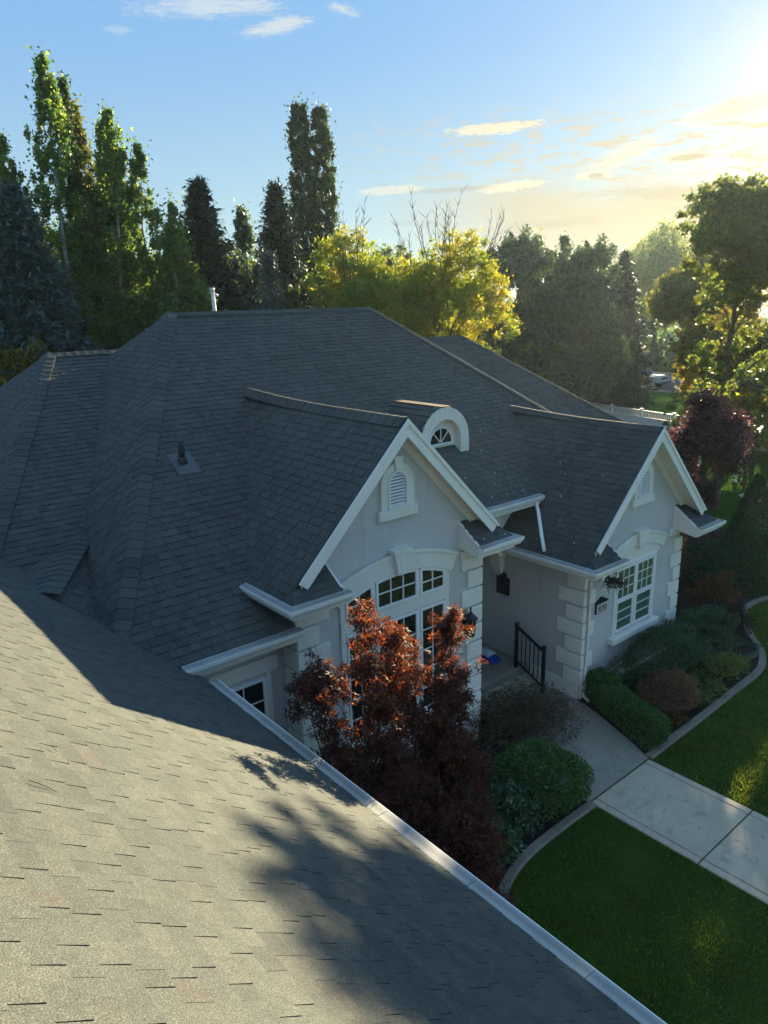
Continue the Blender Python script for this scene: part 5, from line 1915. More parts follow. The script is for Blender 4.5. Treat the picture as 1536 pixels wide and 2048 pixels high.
column_tree('broadleaf_tree', 'grey-green feathery tree between the two dark spruces', 18.9, 33.0, 12.9, 4.2, 3.0, 30, GREY_L, GREYBARK, ncl=330, leaf=0.2, leaders=3, crad=0.5)
def lom_prof(t): return np.clip(t / 0.10 + 0.35, 0, 1) * np.clip(1.02 - t, 0, 1) ** 0.32
column_tree('lombardy_poplar', 'dark columnar poplar, the left one of the tall pair', 21.42, 31.4, 17.5, 1.85, 3.0, 31, POPLAR_L, GREYBARK, prof=lom_prof, ncl=330, per=56, leaf=0.17, crad=0.34, amp=0.22, group='pair of columnar poplars')
column_tree('lombardy_poplar', 'dark columnar poplar, the right one of the tall pair', 22.52, 31.25, 17.4, 1.95, 3.0, 32, POPLAR_L, GREYBARK, prof=lom_prof, ncl=330, per=56, leaf=0.17, crad=0.34, amp=0.22, group='pair of columnar poplars')
round_tree('honey_locust', 'golden honey locust touching the twin poplars on its left', 18.3, 23.4, 11.6, 5.8, 3.0, 33, LOCUST_L, BARK, ncl=420, per=64, leaf=0.17, crad=0.5, twigs=12, elong=2.4, amp=0.6)
round_tree('honey_locust', 'golden honey locust with bare upright twigs on its crown', 21.3, 21.8, 11.9, 6.8, 3.0, 34, LOCUST_L, BARK, ncl=480, per=64, leaf=0.17, crad=0.5, twigs=30, elong=2.4, amp=0.6)

# second rank of trees that closes the gaps
FILL = []
fill = [(6.2, 35.5, 12.6, 7.3, POPLAR_L, 'dark tree at the far left behind the leftmost aspen'), (11.5, 37.5, 12.9, 7.3, OLIVE_L, 'bushy olive tree filling in behind the aspen trunks'), (15.8, 38.5, 12.3, 7.3, POPLAR_L, 'dark bushy tree behind the pale airy one'),
        (13.2, 30.6, 10.5, 5.2, OLIVE_L, 'low green tree filling the gap right of the aspen trunks'), (20.3, 36.5, 12.5, 6.7, POPLAR_L, 'dark bushy tree behind the grey-green feathery one'), (17.0, 27.0, 10.4, 5.2, POPLAR_L, 'low dark tree between the lone spruce and the blue one'),
        (24.6, 36.0, 12.1, 7.3, COTTON_L, 'full dark tree behind the twin poplars and the gold foliage'), (29.5, 36.0, 12.3, 8.4, OLIVE_L, 'olive tree behind the twiggy gold crown'), (20.2, 26.6, 11.5, 5.2, POPLAR_L, 'dark tree in the shade under the twin poplars')]
for i, (x, y, h, w, lm_, lab) in enumerate(fill):
    if i < 3:
        o = round_tree('broadleaf_tree', lab, x, y, h, w, 0.8, 130 + i, lm_, BARK, ncl=330, per=52, leaf=0.24, crad=0.7, top=0.5, group='trees of the second rank behind the house')
        FILL.append((o, h, w))
    else:
        src, h0, w0 = FILL[i % 3]
        o = copy_tree(src)
        o.location = (x, y, 0)
        o.rotation_euler = (0, 0, 1.3 * i)
        o.scale = (w / w0, w / w0, h / h0)
        o['label'] = lab

# dark row beyond the fence on the right
GR = 'dark full trees in a row beyond the fence'
row = [(39.0, 34.2, 13.6, 7.4, 'dark full tree at the left end of the row beside the gold foliage', COTTON_L), (39.2, 31.6, 13.0, 7.0, 'dark full tree second in the row, rounded top', COTTON_L),
       (42.8, 31.9, 12.7, 6.0, 'paler two-tipped tree rising behind the middle of the row', GREY_L), (40.4, 29.3, 12.7, 6.8, 'dark full tree in the middle of the row', COTTON_L),
       (40.5, 28.5, 12.0, 4.7, 'dark mauve-grey tree ending the row on its right by the pickup', COTTON_L), (38.6, 30.3, 7.4, 4.6, 'lower bushy tree in front of the row near the roof edge', OLIVE_L)]
proto = None
for i, (x, y, h, w, lab, lm_) in enumerate(row):
    if i == 2:
        column_tree('broadleaf_tree', lab, x, y, h, w, 1.5, 40 + i, lm_, BARK, ncl=260, per=50, leaf=0.24, crad=0.6, leaders=3, group=GR)
    elif i in (0, 4, 5):
        o = round_tree('broadleaf_tree', lab, x, y, h, w, 0.3, 40 + i, lm_, BARK, ncl=430, per=62, leaf=0.22, crad=0.50, flat=(0.85, 0.85, 1.3), top=0.52, group=GR, lobes=20)
        proto = proto or (o, h, w)
    else:
        o = copy_tree(proto[0])
        o.location = (x, y, 0)
        o.rotation_euler = (0, 0, 2.1 * i)
        o.scale = (w / proto[2], w / proto[2], h / proto[1])
        o['label'] = lab
column_tree('broadleaf_tree', 'light feathery treetop poking above the row left of the small spruce', 44.6, 35.6, 12.9, 4.0, 4.0, 47, WILLOW_L, BARK, ncl=150, leaf=0.24, leaders=2, crad=0.55)
spruce_tree('spruce_tree', 'small distant spruce tip above the dark row', 49.6, 33.7, 12.5, 6.0, 48, SPRUCE_L, leaf=0.55, density=0.8)
spruce_tree('spruce_tree', 'dark wide conifer behind the right end of the row', 47.6, 30.4, 11.6, 5.8, 49, SPRUCE_L, leaf=0.6, density=0.8)
round_tree('willow_tree', 'airy light green willow rising across the street beyond the pickup', 82.5, 48.0, 18.6, 12.5, 4.5, 50, WILLOW_L, GREYBARK, ncl=320, per=40, leaf=0.42, crad=1.2, flat=(0.8, 0.8, 1.3), droop=0.6, elong=2.4, amp=0.6, trunk_r=0.3)
round_tree('broadleaf_tree', 'sunlit mid-green tree left of the big right-hand tree', 45.2, 23.6, 12.2, 5.0, 5.2, 51, ASH_L, GREYBARK, ncl=300, per=50, leaf=0.25, crad=0.7, amp=0.6)
round_tree('ash_tree', 'big backlit tree filling the right edge with patches of gold leaves', 29.1, 13.7, 13.1, 6.2, 6.9, 52, ASH_L, GREYBARK, ncl=235, per=56, leaf=0.20, crad=0.50, trunk_r=0.24, amp=0.65, top=0.6, skirt=(16, 3.0, 7.2, -0.6, 0.10))
GOLD_ASH = mat_leaf('gold_ash_leaf', [(0, (0.05, 0.065, 0.02)), (0.5, (0.09, 0.095, 0.025)), (1, (0.26, 0.19, 0.03))], 0.46, (2.6, 2.4, 1.1), clump=(0.35, (0.24, 0.17, 0.025)))
round_tree('broadleaf_tree', 'lower leafy tree under the big right-hand tree, partly gold', 40.6, 19.0, 7.9, 6.2, 0.8, 57, GOLD_ASH, GREYBARK, ncl=260, per=50, leaf=0.24, crad=0.55, top=0.5)
round_tree('broadleaf_tree', 'bushy green tree in front of the neighbouring porch at the right edge', 38.6, 16.4, 7.6, 4.6, 0.8, 58, ASH_L, GREYBARK, ncl=200, per=50, leaf=0.24, crad=0.55, top=0.5)
round_tree('plum_tree', 'dark purple-leaved plum tree behind the right gable', 21.9, 10.75, 5.9, 2.9, 0.5, 55, PLUM_L, BARK, ncl=300, per=60, leaf=0.10, crad=0.42, trunk_r=0.07, top=0.5, lobes=18, skirt=(14, 0.4, 2.2, -0.45, 0.45))

# far wooded horizon
rng = np.random.default_rng(99)
n = 700
az_ = np.radians(rng.uniform(8, 100, n))
dd = np.where(np.degrees(az_) > 43, rng.uniform(50, 95, n), rng.uniform(86, 140, n))
hh = rng.uniform(2, 10.5, n) * (0.8 + 0.2 * np.sin(az_ * 40))
C = np.stack([dd * np.cos(az_), dd * np.sin(az_), hh * rng.random(n) ** 0.4], 1)
P = clusters(C, rng.uniform(1.2, 2.6, n), 60, rng)
P[:, 2] = np.abs(P[:, 2])
v, f = leaf_tris(P, 0.85, rng, 1.3)
tl = bpy.data.objects.new('treeline', np_mesh('treeline', v, f, GREY_L))
link(tl)
tag(tl, 'far-off belt of mixed woodland along the horizon', kind='stuff')

# ---------------------------------------------------------------- shrubs and planting near the house
def cone_shrub(name, label, x, y, r, h, seed, n=9000):
    rng = np.random.default_rng(seed)
    t = rng.random(n) ** 1.35
    a = rng.uniform(0, 6.28, n)
    lm = lump(rng, amp=0.10)
    prof = np.minimum(1, 0.82 + t) * np.clip(1.02 - t, 0, 1) ** 0.72
    rr = r * prof * lm(a, t) * (1 - 0.12 * rng.random(n) ** 2)
    P = np.stack([rr * np.cos(a), rr * np.sin(a), 0.04 + h * t], 1)
    d = np.stack([np.cos(a) * 0.5, np.sin(a) * 0.5, np.full(n, 1.0)], 1)
    v, f = leaf_quads(P, 0.085, rng, 2.0, dirs=d)
    tb = MB().tube([(0, 0, 0), (0, 0, h * 0.9)], [0.06, 0.01], 6)
    inner = MB()
    return plant_from(name, x, y, v, f, ARBOR_L, tb, BARK, label, 'shrub', 'clipped conical evergreens')


cone_shrub('conical_evergreen', 'clipped conical evergreen nearest the winding curb', 21.3, 9.05, 0.98, 2.65, 70, 15000)
cone_shrub('conical_evergreen', 'clipped conical evergreen with pointed tip standing behind the nearer one', 23.6, 9.75, 0.95, 3.0, 71, 14000)

# dark red maples between the garage and the left bay
def red_maple(label, x, y, stems, n, seed, rx, ry, hbody, leaf=0.088):
    rng = np.random.default_rng(seed)
    tb = MB()
    C, R = [], []
    for (dx, dy_, h, wd) in stems:
        tb.tube([(0.05 * rng.normal(), 0.05 * rng.normal(), 0), (dx * 0.35, dy_ * 0.35, h * 0.4), (dx * 0.75, dy_ * 0.75, h * 0.75), (dx, dy_, h)], [0.03, 0.018, 0.010, 0.003], 6)
        for k in range(int(21 * h / 3.5)):
            tt = rng.uniform(0.32, 1.0)
            az0 = rng.uniform(0, 6.28)
            ln = wd * (1.55 - tt) * rng.uniform(0.4, 1.5)
            el_ = rng.uniform(0.25, 0.95)
            st = np.array([dx * tt, dy_ * tt, h * tt])
            dr = np.array([math.cos(az0) * math.cos(el_), math.sin(az0) * math.cos(el_), math.sin(el_)]) * ln
            n_ = 4
            C.append(st + dr * (np.arange(1, n_ + 1) / n_)[:, None] + rng.normal(size=(n_, 3)) * 0.03)
            R.append(rng.uniform(0.08, 0.15, n_) * (1.25 - 0.35 * np.arange(n_) / n_))
            tb.tube([tuple(st), tuple(st + dr * 0.95)], [0.008, 0.003], 4, cap=False)
    m = 240
    u = unit(rng.normal(size=(m, 3)))
    u[:, 2] = np.abs(u[:, 2]) * 1.0
    rr = rng.uniform(0.25, 1, m) ** 0.45
    C.append(np.stack([u[:, 0] * rr * rx, u[:, 1] * rr * ry, 0.25 + u[:, 2] * rr * hbody], 1))
    R.append(rng.uniform(0.16, 0.34, m))
    C, R = np.concatenate(C), np.concatenate(R)
    w = R ** 1.35
    idx = rng.choice(len(C), n, p=w / w.sum())
    d = unit(rng.normal(size=(n, 3)))
    P = C[idx] + d * (R[idx] * rng.random(n) ** 0.5)[:, None] * np.array([1, 1, 0.8])
    P[:, 2] = np.maximum(P[:, 2], 0.05)
    v, f = star_leaves(P, leaf, rng, 5)
    limb_tubes(tb, C, 0.2, 2.5, rng, 50, 0.018, rise=0.8)
    return plant_from('red_maple', x, y, v, f, MAPLE_L, tb, BARK, label, 'tree', 'dark red maples by the left bay')


red_maple('dark red maple with the tallest leader in front of the arched window', 4.98, 6.40, [(-0.18, -0.10, 5.15, 0.50), (0.48, 0.0, 4.55, 0.45), (-0.55, 0.30, 4.6, 0.36), (0.20, -0.30, 4.2, 0.42), (-0.80, 0.25, 4.15, 0.30)], 15500, 81, 1.0, 0.85, 3.0)
red_maple('dark red maple by the bay corner and porch, orange tip at the lantern', 6.18, 6.45, [(0.22, -0.10, 4.5, 0.40), (-0.62, 0.0, 4.5, 0.42), (-0.15, 0.20, 4.0, 0.45), (0.55, 0.15, 3.4, 0.45), (0.0, -0.25, 3.6, 0.42)], 14500, 82, 0.85, 0.85, 2.7)
red_maple('low dark red maple nearest the garage gutter', 5.75, 5.85, [(0.0, 0.1, 2.6, 0.5), (0.6, 0.0, 2.2, 0.5)], 6000, 83, 1.0, 0.55, 1.9)

# trailing lace-leaf maple beside the porch path
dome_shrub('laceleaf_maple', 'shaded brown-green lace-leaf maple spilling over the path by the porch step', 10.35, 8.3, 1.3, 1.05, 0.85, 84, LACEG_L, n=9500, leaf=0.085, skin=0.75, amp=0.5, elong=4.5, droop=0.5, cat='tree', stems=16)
dome_shrub('boxwood_hedge', 'clipped rounded boxwood hedge at the corner of the walkway and curb', 9.15, 6.85, 0.66, 0.72, 0.78, 85, BOX_L, n=16000, leaf=0.046, skin=0.30, amp=0.10, box=True, cat='hedge')
dome_shrub('rhododendron', 'dark glossy broadleaf shrub in front of the boxwood hedge', 8.15, 6.72, 0.62, 0.50, 0.72, 86, RHODO_L, n=3000, leaf=0.10, skin=0.5, amp=0.3, elong=2.8, group='dark glossy shrubs behind the lawn curb')
dome_shrub('rhododendron', 'dark glossy broadleaf shrub at the garage end of the lawn curb', 7.3, 6.4, 0.55, 0.42, 0.62, 87, RHODO_L, n=2500, leaf=0.10, skin=0.5, amp=0.3, elong=2.8, group='dark glossy shrubs behind the lawn curb')
dome_shrub('creeping_plant', 'low grey-green creeping plant under the maple at the garage gutter', 6.2, 5.6, 0.7, 0.5, 0.25, 88, LACEG_L, n=2200, leaf=0.05, skin=0.6, amp=0.4)

# bed in front of the right gable
dome_shrub('boxwood_hedge', 'clipped boxwood hedge along the path, its end at the walkway corner', 12.22, 7.08, 0.36, 0.98, 0.66, 90, BOX_L, n=12000, leaf=0.038, skin=0.14, amp=0.12, box=True, rot=math.radians(-21), cat='hedge')
dome_shrub('boxwood_hedge', 'clipped boxwood hedge hugging the white downspout at the house corner', 12.68, 7.98, 0.33, 0.33, 0.70, 91, BOX_L, n=5000, leaf=0.038, skin=0.15, amp=0.14, box=True, cat='hedge')
dome_shrub('yew_shrub', 'wide dark yew under the window with blinds', 14.45, 7.68, 1.6, 0.64, 1.22, 92, YEW_L, n=14000, leaf=0.065, skin=0.25, amp=0.3, elong=3.0)
dome_shrub('yew_shrub', 'dark loose yew at the right corner of the house', 16.5, 7.75, 1.0, 0.7, 1.05, 93, YEW_L, n=8000, leaf=0.07, skin=0.4, amp=0.5, elong=3.0)
dome_shrub('laceleaf_maple', 'bronze dome of lace-leaf maple in front of the dark yew', 13.45, 6.90, 0.74, 0.60, 0.86, 94, LACE_L, n=10000, leaf=0.075, skin=0.3, amp=0.14, elong=4.5, droop=0.7, cat='tree')
dome_shrub('spirea_shrub', 'light green arching shrub beside the hose and the curb', 15.65, 6.78, 0.62, 0.45, 0.55, 95, SPIREA_L, n=3200, leaf=0.075, skin=0.6, amp=0.4, elong=3.2)
dome_shrub('barberry_shrub', 'dusky purple shrub behind the garden hose', 17.6, 7.75, 0.85, 0.65, 0.95, 96, mat_leaf('dusky_leaf', [(0, (0.022, 0.016, 0.018)), (0.6, (0.042, 0.028, 0.030)), (1, (0.07, 0.048, 0.04))], 0.4, (1.8, 1.5, 0.9)), n=7000, leaf=0.055, skin=0.4, amp=0.35, elong=2.2)
dome_shrub('barberry_shrub', 'bronze shrub with sunlit gold tips at the bend of the curb', 18.6, 8.45, 0.6, 0.6, 1.25, 97, BARB_L, n=5500, leaf=0.06, skin=0.5, amp=0.4, elong=2.0)
dome_shrub('juniper_shrub', 'feathery green shrub between the gold-tipped shrub and the cones', 20.6, 9.8, 0.95, 0.85, 1.55, 98, SPIREA_L if False else YEW_L, n=7000, leaf=0.085, skin=0.4, amp=0.4, elong=3.0)
round_tree('small_maple', 'small bronze-leaved maple against the right corner of the house', 18.0, 10.2, 3.3, 2.2, 1.0, 99, BARB_L, BARK, ncl=110, per=46, leaf=0.07, crad=0.30, trunk_r=0.05, amp=0.5)
round_tree('small_maple', 'thin yellow-green sapling behind the bronze-leaved maple', 19.6, 10.6, 3.6, 1.2, 1.2, 100, ASH_L, BARK, ncl=40, per=40, leaf=0.08, crad=0.26, trunk_r=0.03, amp=0.5)
# low strap-leaved plants along the curb
for i, (x, y) in enumerate(((14.2, 6.52), (14.8, 6.55), (13.0, 6.5), (12.65, 6.95), (16.35, 6.75), (15.0, 7.0))):
    labs = ['low green tuft by the curb right of the bronze dome', 'low green tuft by the curb left of the light green shrub', 'small brownish tuft at the hedge end by the curb', 'small tuft squeezed between the hedge and the bronze dome', 'low green tuft by the white stone near the curb bend', 'low dark tuft between the bronze dome and the yew']
    dome_shrub('strap_leaf_plant', labs[i], x, y, 0.30, 0.26, 0.30, 110 + i, SPIREA_L if i != 2 else BARB_L, n=420, leaf=0.14, skin=0.7, amp=0.4, elong=6, stems=0, cat='plant', group='low tufts along the bed curb')

# coiled hose, white object in the bed
HOSE = simple('hose_green', (0.03, 0.085, 0.05), 0.4)
hb = MB()
pts = []
for k in range(76):
    a = k / 75 * 2 * math.pi * 4
    r = 0.36 + 0.05 * math.sin(k * 0.7) + 0.02 * (k % 3)
    pts.append((r * math.cos(a) * 1.15, r * math.sin(a) * 0.8, 0.03 + 0.10 * k / 75))
pts += [(0.6, -0.3, 0.05), (1.0, -0.35, 0.035), (1.5, -0.1, 0.035)]
hb.tube(pts, 0.014, 6)
h_ = tag(hb.build('garden_hose', HOSE), 'coiled green garden hose lying in the bed by the curb bend', 'hose')
h_.location = (17.15, 6.95, 0.02)
bone = MB().tube([(16.45, 6.86, 0.07), (16.55, 6.84, 0.09), (16.68, 6.86, 0.07)], [0.03, 0.04, 0.03], 8)
tag(bone.build('white_stone', simple('white_stone', (0.6, 0.6, 0.58), 0.7)), 'small white stone lying in the bed near the coiled hose', 'stone')

# ---------------------------------------------------------------- grass
rng = np.random.default_rng(5)
def in_poly(x, y, poly):
    c = np.zeros(len(x), bool)
    j = len(poly) - 1
    for i in range(len(poly)):
        xi, yi = poly[i]; xj, yj = poly[j]
        c ^= ((yi > y) != (yj > y)) & (x < (xj - xi) * (y - yi) / (yj - yi + 1e-12) + xi)
        j = i
    return c
GRASS_M = mat_leaf('grass_blade', [(0, (0.026, 0.062, 0.022)), (0.5, (0.048, 0.096, 0.029)), (0.88, (0.084, 0.134, 0.038)), (1, (0.204, 0.186, 0.084))], 0.45, (3.0, 2.6, 0.9), clump=(1.4, (0.082, 0.104, 0.034)))
n = 230000
gx = 4.5 + 19.5 * rng.random(n) ** 1.25
gy = rng.uniform(-3.5, 8.2, n)
keep = ~in_poly(gx, gy, [(9.62, 6.25), (11.55, 6.25), (11.55, -6), (9.62, -6)])
keep &= ~in_poly(gx, gy, bedB) & ~in_poly(gx, gy, bedA)
keep &= (gy < 6.12) | (gx > 16.6)
keep &= ~((gx < 12) & (gy > 6.05))
for x0_, y0_ in ((6.3, 4.8), (6.8, 5.7), (7.5, 6.03)):
    keep &= (np.hypot(gx - x0_, gy - y0_) > 0.12)
gx, gy = gx[keep], gy[keep]
n = len(gx)
patch = 0.5 + 0.5 * np.sin(gx * 3.1 + 1.7 * np.sin(gy * 2.3)) * np.sin(gy * 2.7 + 1.3 * np.sin(gx * 1.9))
hgt = 0.045 * rng.uniform(0.5, 1.5, n) * (0.6 + 0.85 * patch)
a = rng.uniform(0, 6.28, n)
ln = rng.normal(0, 0.022, (n, 2))
wd = 0.0055 + 0.0035 * rng.random(n)
base = np.stack([gx, gy, np.zeros(n)], 1)
sd = np.stack([np.cos(a), np.sin(a), np.zeros(n)], 1) * wd[:, None]
tip_ = base + np.concatenate([ln, hgt[:, None]], 1)
v = np.stack([base - sd, base + sd, tip_], 1).reshape(-1, 3)
f = np.arange(3 * n).reshape(n, 3)
go = bpy.data.objects.new('grass', np_mesh('grass', v, f, GRASS_M))
link(go)
tag(go, 'short green grass blades of the front lawn', kind='stuff')
# fallen leaves
FALL = mat_leaf('fallen_leaf', [(0, (0.10, 0.05, 0.03)), (0.5, (0.22, 0.14, 0.06)), (1, (0.35, 0.28, 0.15))], 0.3)
pts = []
for k in range(70):
    x, y = rng.uniform(5, 20), rng.uniform(-1, 6)
    pts.append((x, y, 0.045))
for k in range(60):
    t = rng.uniform(0, 1)
    pts.append((22.0 - 2.2 * t + rng.normal() * 0.15, 13.0 + rng.normal() * 0.25 + 1.2 * t, 0))
    x, y, _ = pts[-1]
    pts[-1] = (x, y, zR2(y) + 0.03)
for x, y in ((0.62, 4.30), (3.0, 4.6), (2.2, 3.1), (3.5, 2.6)):
    pts.append((x, y, zG(x) + 0.014))
for k in range(60):
    x, y = rng.uniform(9.9, 12), rng.uniform(6.2, 9.4)
    pts.append((x, y, 0.035))
v, f = leaf_quads(np.array(pts), 0.042, rng, 1.6, up_bias=3)
fo = bpy.data.objects.new('fallen_leaves', np_mesh('fallen_leaves', v, f, FALL))
link(fo)
tag(fo, 'scattered dry fallen leaves on the lawn, path and roofs', kind='stuff')

# ---------------------------------------------------------------- beyond the house: fence, shed roof, neighbour, pickup
fence = empty('vinyl_fence', (41.8, 27, 0), 'long white vinyl privacy fence with a picket top beyond the right roof', 'fence')
fence.location = (0, 0, 0)
F0, F1 = Vector((43.3, 34.3, 0)), Vector((40.2, 19.6, 0))
nF = 6
fd = (F1 - F0).normalized()
fs_ = Vector((-fd.y, fd.x, 0))


def fbox(a, b, half, z0, z1):
    mb = MB()
    mb.prism([a + fs_ * half + Vector((0, 0, z0)), b + fs_ * half + Vector((0, 0, z0)), b - fs_ * half + Vector((0, 0, z0)), a - fs_ * half + Vector((0, 0, z0))], (0, 0, z1 - z0))
    return mb


for i in range(nF + 1):
    p = F0.lerp(F1, i / nF)
    post = fbox(p - fd * 0.065, p + fd * 0.065, 0.065, 0, 1.90)
    post.prism([p + fd * 0.085 * sx + fs_ * 0.085 * sy + Vector((0, 0, 1.90)) for sx, sy in ((-1, -1), (1, -1), (1, 1), (-1, 1))], (0, 0, 0.03))
    post.build('post', VINYL, fence)
    if i < nF:
        a, b = p + fd * 0.067, F0.lerp(F1, (i + 1) / nF) - fd * 0.067
        fbox(a, b, 0.03, 0.05, 0.15).build('rail', VINYL, fence)
        fbox(a, b, 0.035, 1.34, 1.42).build('rail', VINYL, fence)
        fbox(a, b, 0.035, 1.74, 1.83).build('rail', VINYL, fence)
        nb = 8
        for k in range(nb):
            fbox(a.lerp(b, k / nb) + fd * 0.003, a.lerp(b, (k + 1) / nb) - fd * 0.003, 0.018, 0.15, 1.34).build('fence_board', VINYL, fence)
        nb = 17
        for k in range(nb):
            c = a.lerp(b, (k + 0.5) / nb)
            fbox(c - fd * 0.032, c + fd * 0.032, 0.016, 1.42, 1.74).build('picket', VINYL, fence)
# round ornament on the fence
orn = MB()
p = F0.lerp(F1, 0.853) - fs_ * 0.02
side_n = -fs_ if (-fs_).dot(Vector((-1, -0.3, 0))) > 0 else fs_
c0 = F0.lerp(F1, 0.80) + side_n * 0.05 + Vector((0, 0, 1.10))
vs, fcs = [], []
for k in range(16):
    w_ = 2 * math.pi * k / 16
    for r, dd_ in ((0.30, 0.0), (0.30, 0.05), (0.20, 0.07), (0.18, 0.03)):
        vs.append(c0 + fd * r * 0.8 * math.cos(w_) + Vector((0, 0, r * math.sin(w_))) + side_n * dd_)
for k in range(16):
    for j in range(3):
        fcs.append((k * 4 + j, ((k + 1) % 16) * 4 + j, ((k + 1) % 16) * 4 + j + 1, k * 4 + j + 1))
fcs.append([k * 4 + 3 for k in range(16)])
orn.add(vs, fcs)
tag(orn.build('wall_ornament', simple('rusty_iron', (0.12, 0.085, 0.065), 0.7, var=0.4, scale=9)), 'round brown ornament hung on the white fence', 'ornament')

# low pale patio cover just beyond the right gable
pc = empty('patio_cover', (33.5, 17.3, 0), 'low pale corrugated patio cover seen just over the right gable', 'shelter')
pc.location = (0, 0, 0)
PALE = simple('pale_panel', (0.50, 0.47, 0.38), 0.6)
a0, b0 = Vector((33.6, 18.9, 2.35)), Vector((32.2, 16.4, 2.35))
dv = (b0 - a0).normalized()
sv = Vector((dv.y, -dv.x, 0))
if sv.x < 0: sv = -sv
rm = MB()
nC = 24
vs, fcs = [], []
for i in range(nC + 1):
    q = a0.lerp(b0, i / nC)
    h = 0.03 * (i % 2)
    vs += [q + Vector((0, 0, h)), q + sv * 2.4 + Vector((0, 0, h + 0.25)), q + Vector((0, 0, h - 0.02)), q + sv * 2.4 + Vector((0, 0, h + 0.23))]
for i in range(nC):
    fcs += [(4 * i, 4 * i + 4, 4 * i + 5, 4 * i + 1), (4 * i + 2, 4 * i + 3, 4 * i + 7, 4 * i + 6), (4 * i, 4 * i + 2, 4 * i + 6, 4 * i + 4)]
rm.add(vs, fcs)
rm.build('roof_panel', PALE, pc)
for q in (a0, b0, a0 + sv * 2.4, b0 + sv * 2.4):
    MB().box(q.x - 0.06, q.x + 0.06, q.y - 0.06, q.y + 0.06, 0, 2.33).build('post', VINYL, pc)

# neighbouring house with a railed porch on the far right
nh = empty('neighbour_house', (43.5, 14.0, 0), 'grey neighbouring house with a white railed porch half hidden by trees', 'house')
nh.location = (0, 0, 0)
SID = simple('grey_siding', (0.30, 0.31, 0.33), 0.7, var=0.08)
x0n, x1n, y0n, y1n = 42.5, 52.0, 6.0, 18.5
MB().box(x0n + 2.0, x1n, y0n, y1n, 0, 3.1).build('wall', SID, nh)
for k in range(16):
    MB().prism([(x0n + 1.96, y0n, 0.4 + k * 0.165), (x0n + 1.96, y1n, 0.4 + k * 0.165), (x0n + 1.985, y1n, 0.56 + k * 0.165), (x0n + 1.985, y0n, 0.56 + k * 0.165)], (0.014, 0, 0)).build('siding_board', SID, nh)
MB().box(x0n, x0n + 1.95, y0n + 1, y1n, 0, 0.95).build('porch_base', SID, nh)
MB().box(x0n - 0.1, x0n + 1.95, y0n + 1, y1n + 0.1, 0.955, 1.05).build('porch_floor', VINYL, nh)
for k in range(5):
    yy = y1n - k * 2.6
    MB().box(x0n, x0n + 0.14, yy - 0.14, yy, 1.055, 3.0).build('porch_post', VINYL, nh)
MB().box(x0n + 0.03, x0n + 0.10, y0n + 1, y1n - 0.15, 1.90, 1.97).build('rail', VINYL, nh)
MB().box(x0n + 0.03, x0n + 0.10, y0n + 1, y1n - 0.15, 1.15, 1.21).build('rail', VINYL, nh)
for k in range(60):
    yy = y1n - 0.3 - k * 0.17
    MB().box(x0n + 0.05, x0n + 0.085, yy - 0.02, yy + 0.02, 1.212, 1.898).build('baluster', VINYL, nh)
window_n = MB().box(x0n + 1.90, x0n + 1.955, y1n - 3.2, y1n - 1.8, 1.6, 2.7).build('window', FRAME, nh)
MB().box(x0n + 1.88, x0n + 1.898, y1n - 3.1, y1n - 1.9, 1.7, 2.6).build('pane', DARKGLASS, window_n)
MB().prism([(x0n - 0.5, y0n - 0.4, 3.0), (x0n + 4.8, y0n - 0.4, 5.4), (x1n + 0.5, y0n - 0.4, 3.0)], (0, y1n - y0n + 0.9, 0)).build('roof', DECK, nh)

# pickup truck parked on the street, nose towards -Y
TRUCKP = simple('silver_paint', (0.42, 0.42, 0.45), 0.25, var=0.04, scale=1.5, spec=0.6)
CHROME = simple('chrome', (0.6, 0.6, 0.62), 0.15, metal=0.9)
TYRE = simple('tyre_rubber', (0.018, 0.018, 0.02), 0.85)
LAMP = mat_glass('lamp_glass', (0.35, 0.36, 0.36))
tk = empty('pickup_truck', (66.5, 40.3, 0), 'silver four-door pickup truck parked on the street beyond the dark trees', 'truck')
hw = 1.0
side = [(-2.95, 0.62), (-2.95, 1.02), (-2.88, 1.14), (-1.55, 1.26), (-1.35, 1.28), (-0.65, 1.90), (-0.3, 1.96), (0.95, 1.96), (1.22, 1.86), (1.30, 1.30), (2.95, 1.30), (2.95, 0.62)]


def truck_body():
    """side profile pulled inwards towards the roof, with the flanks rounded"""
    mb = MB()
    n = len(side)
    ring = []
    for k, (xo, dz_) in enumerate(((-1.0, 0), (-0.93, 1), (0.93, 1), (1.0, 0))):
        pass
    vs = []
    for xs in (-1, 1):
        for (y, z) in side:
            tuck = max(0, z - 1.28) * 0.28
            vs.append((xs * (hw - tuck), y, z))
    fs = [tuple(range(n)), tuple(range(2 * n - 1, n - 1, -1))]
    fs += [(i, n + i, n + (i + 1) % n, (i + 1) % n) for i in range(n)]
    mb.add(vs, fs)
    # raised bonnet bulge, wheel arch flares, bed rails
    mb.bbox(-0.62, 0.62, -2.85, -1.5, 1.10, 1.295, 0.06)
    for xs in (-1, 1):
        for yc in (-1.95, 1.9):
            arcp = [(yc + 0.50 * math.cos(a), 0.42 + 0.50 * math.sin(a)) for a in np.linspace(0, math.pi, 9)]
            arci = [(yc + 0.43 * math.cos(a), 0.42 + 0.43 * math.sin(a)) for a in np.linspace(0, math.pi, 9)]
            mb.ring([(xs * (hw + 0.03), y, z) for y, z in arcp], [(xs * (hw + 0.03), y, z) for y, z in arci], (-xs * 0.06, 0, 0))
    return mb


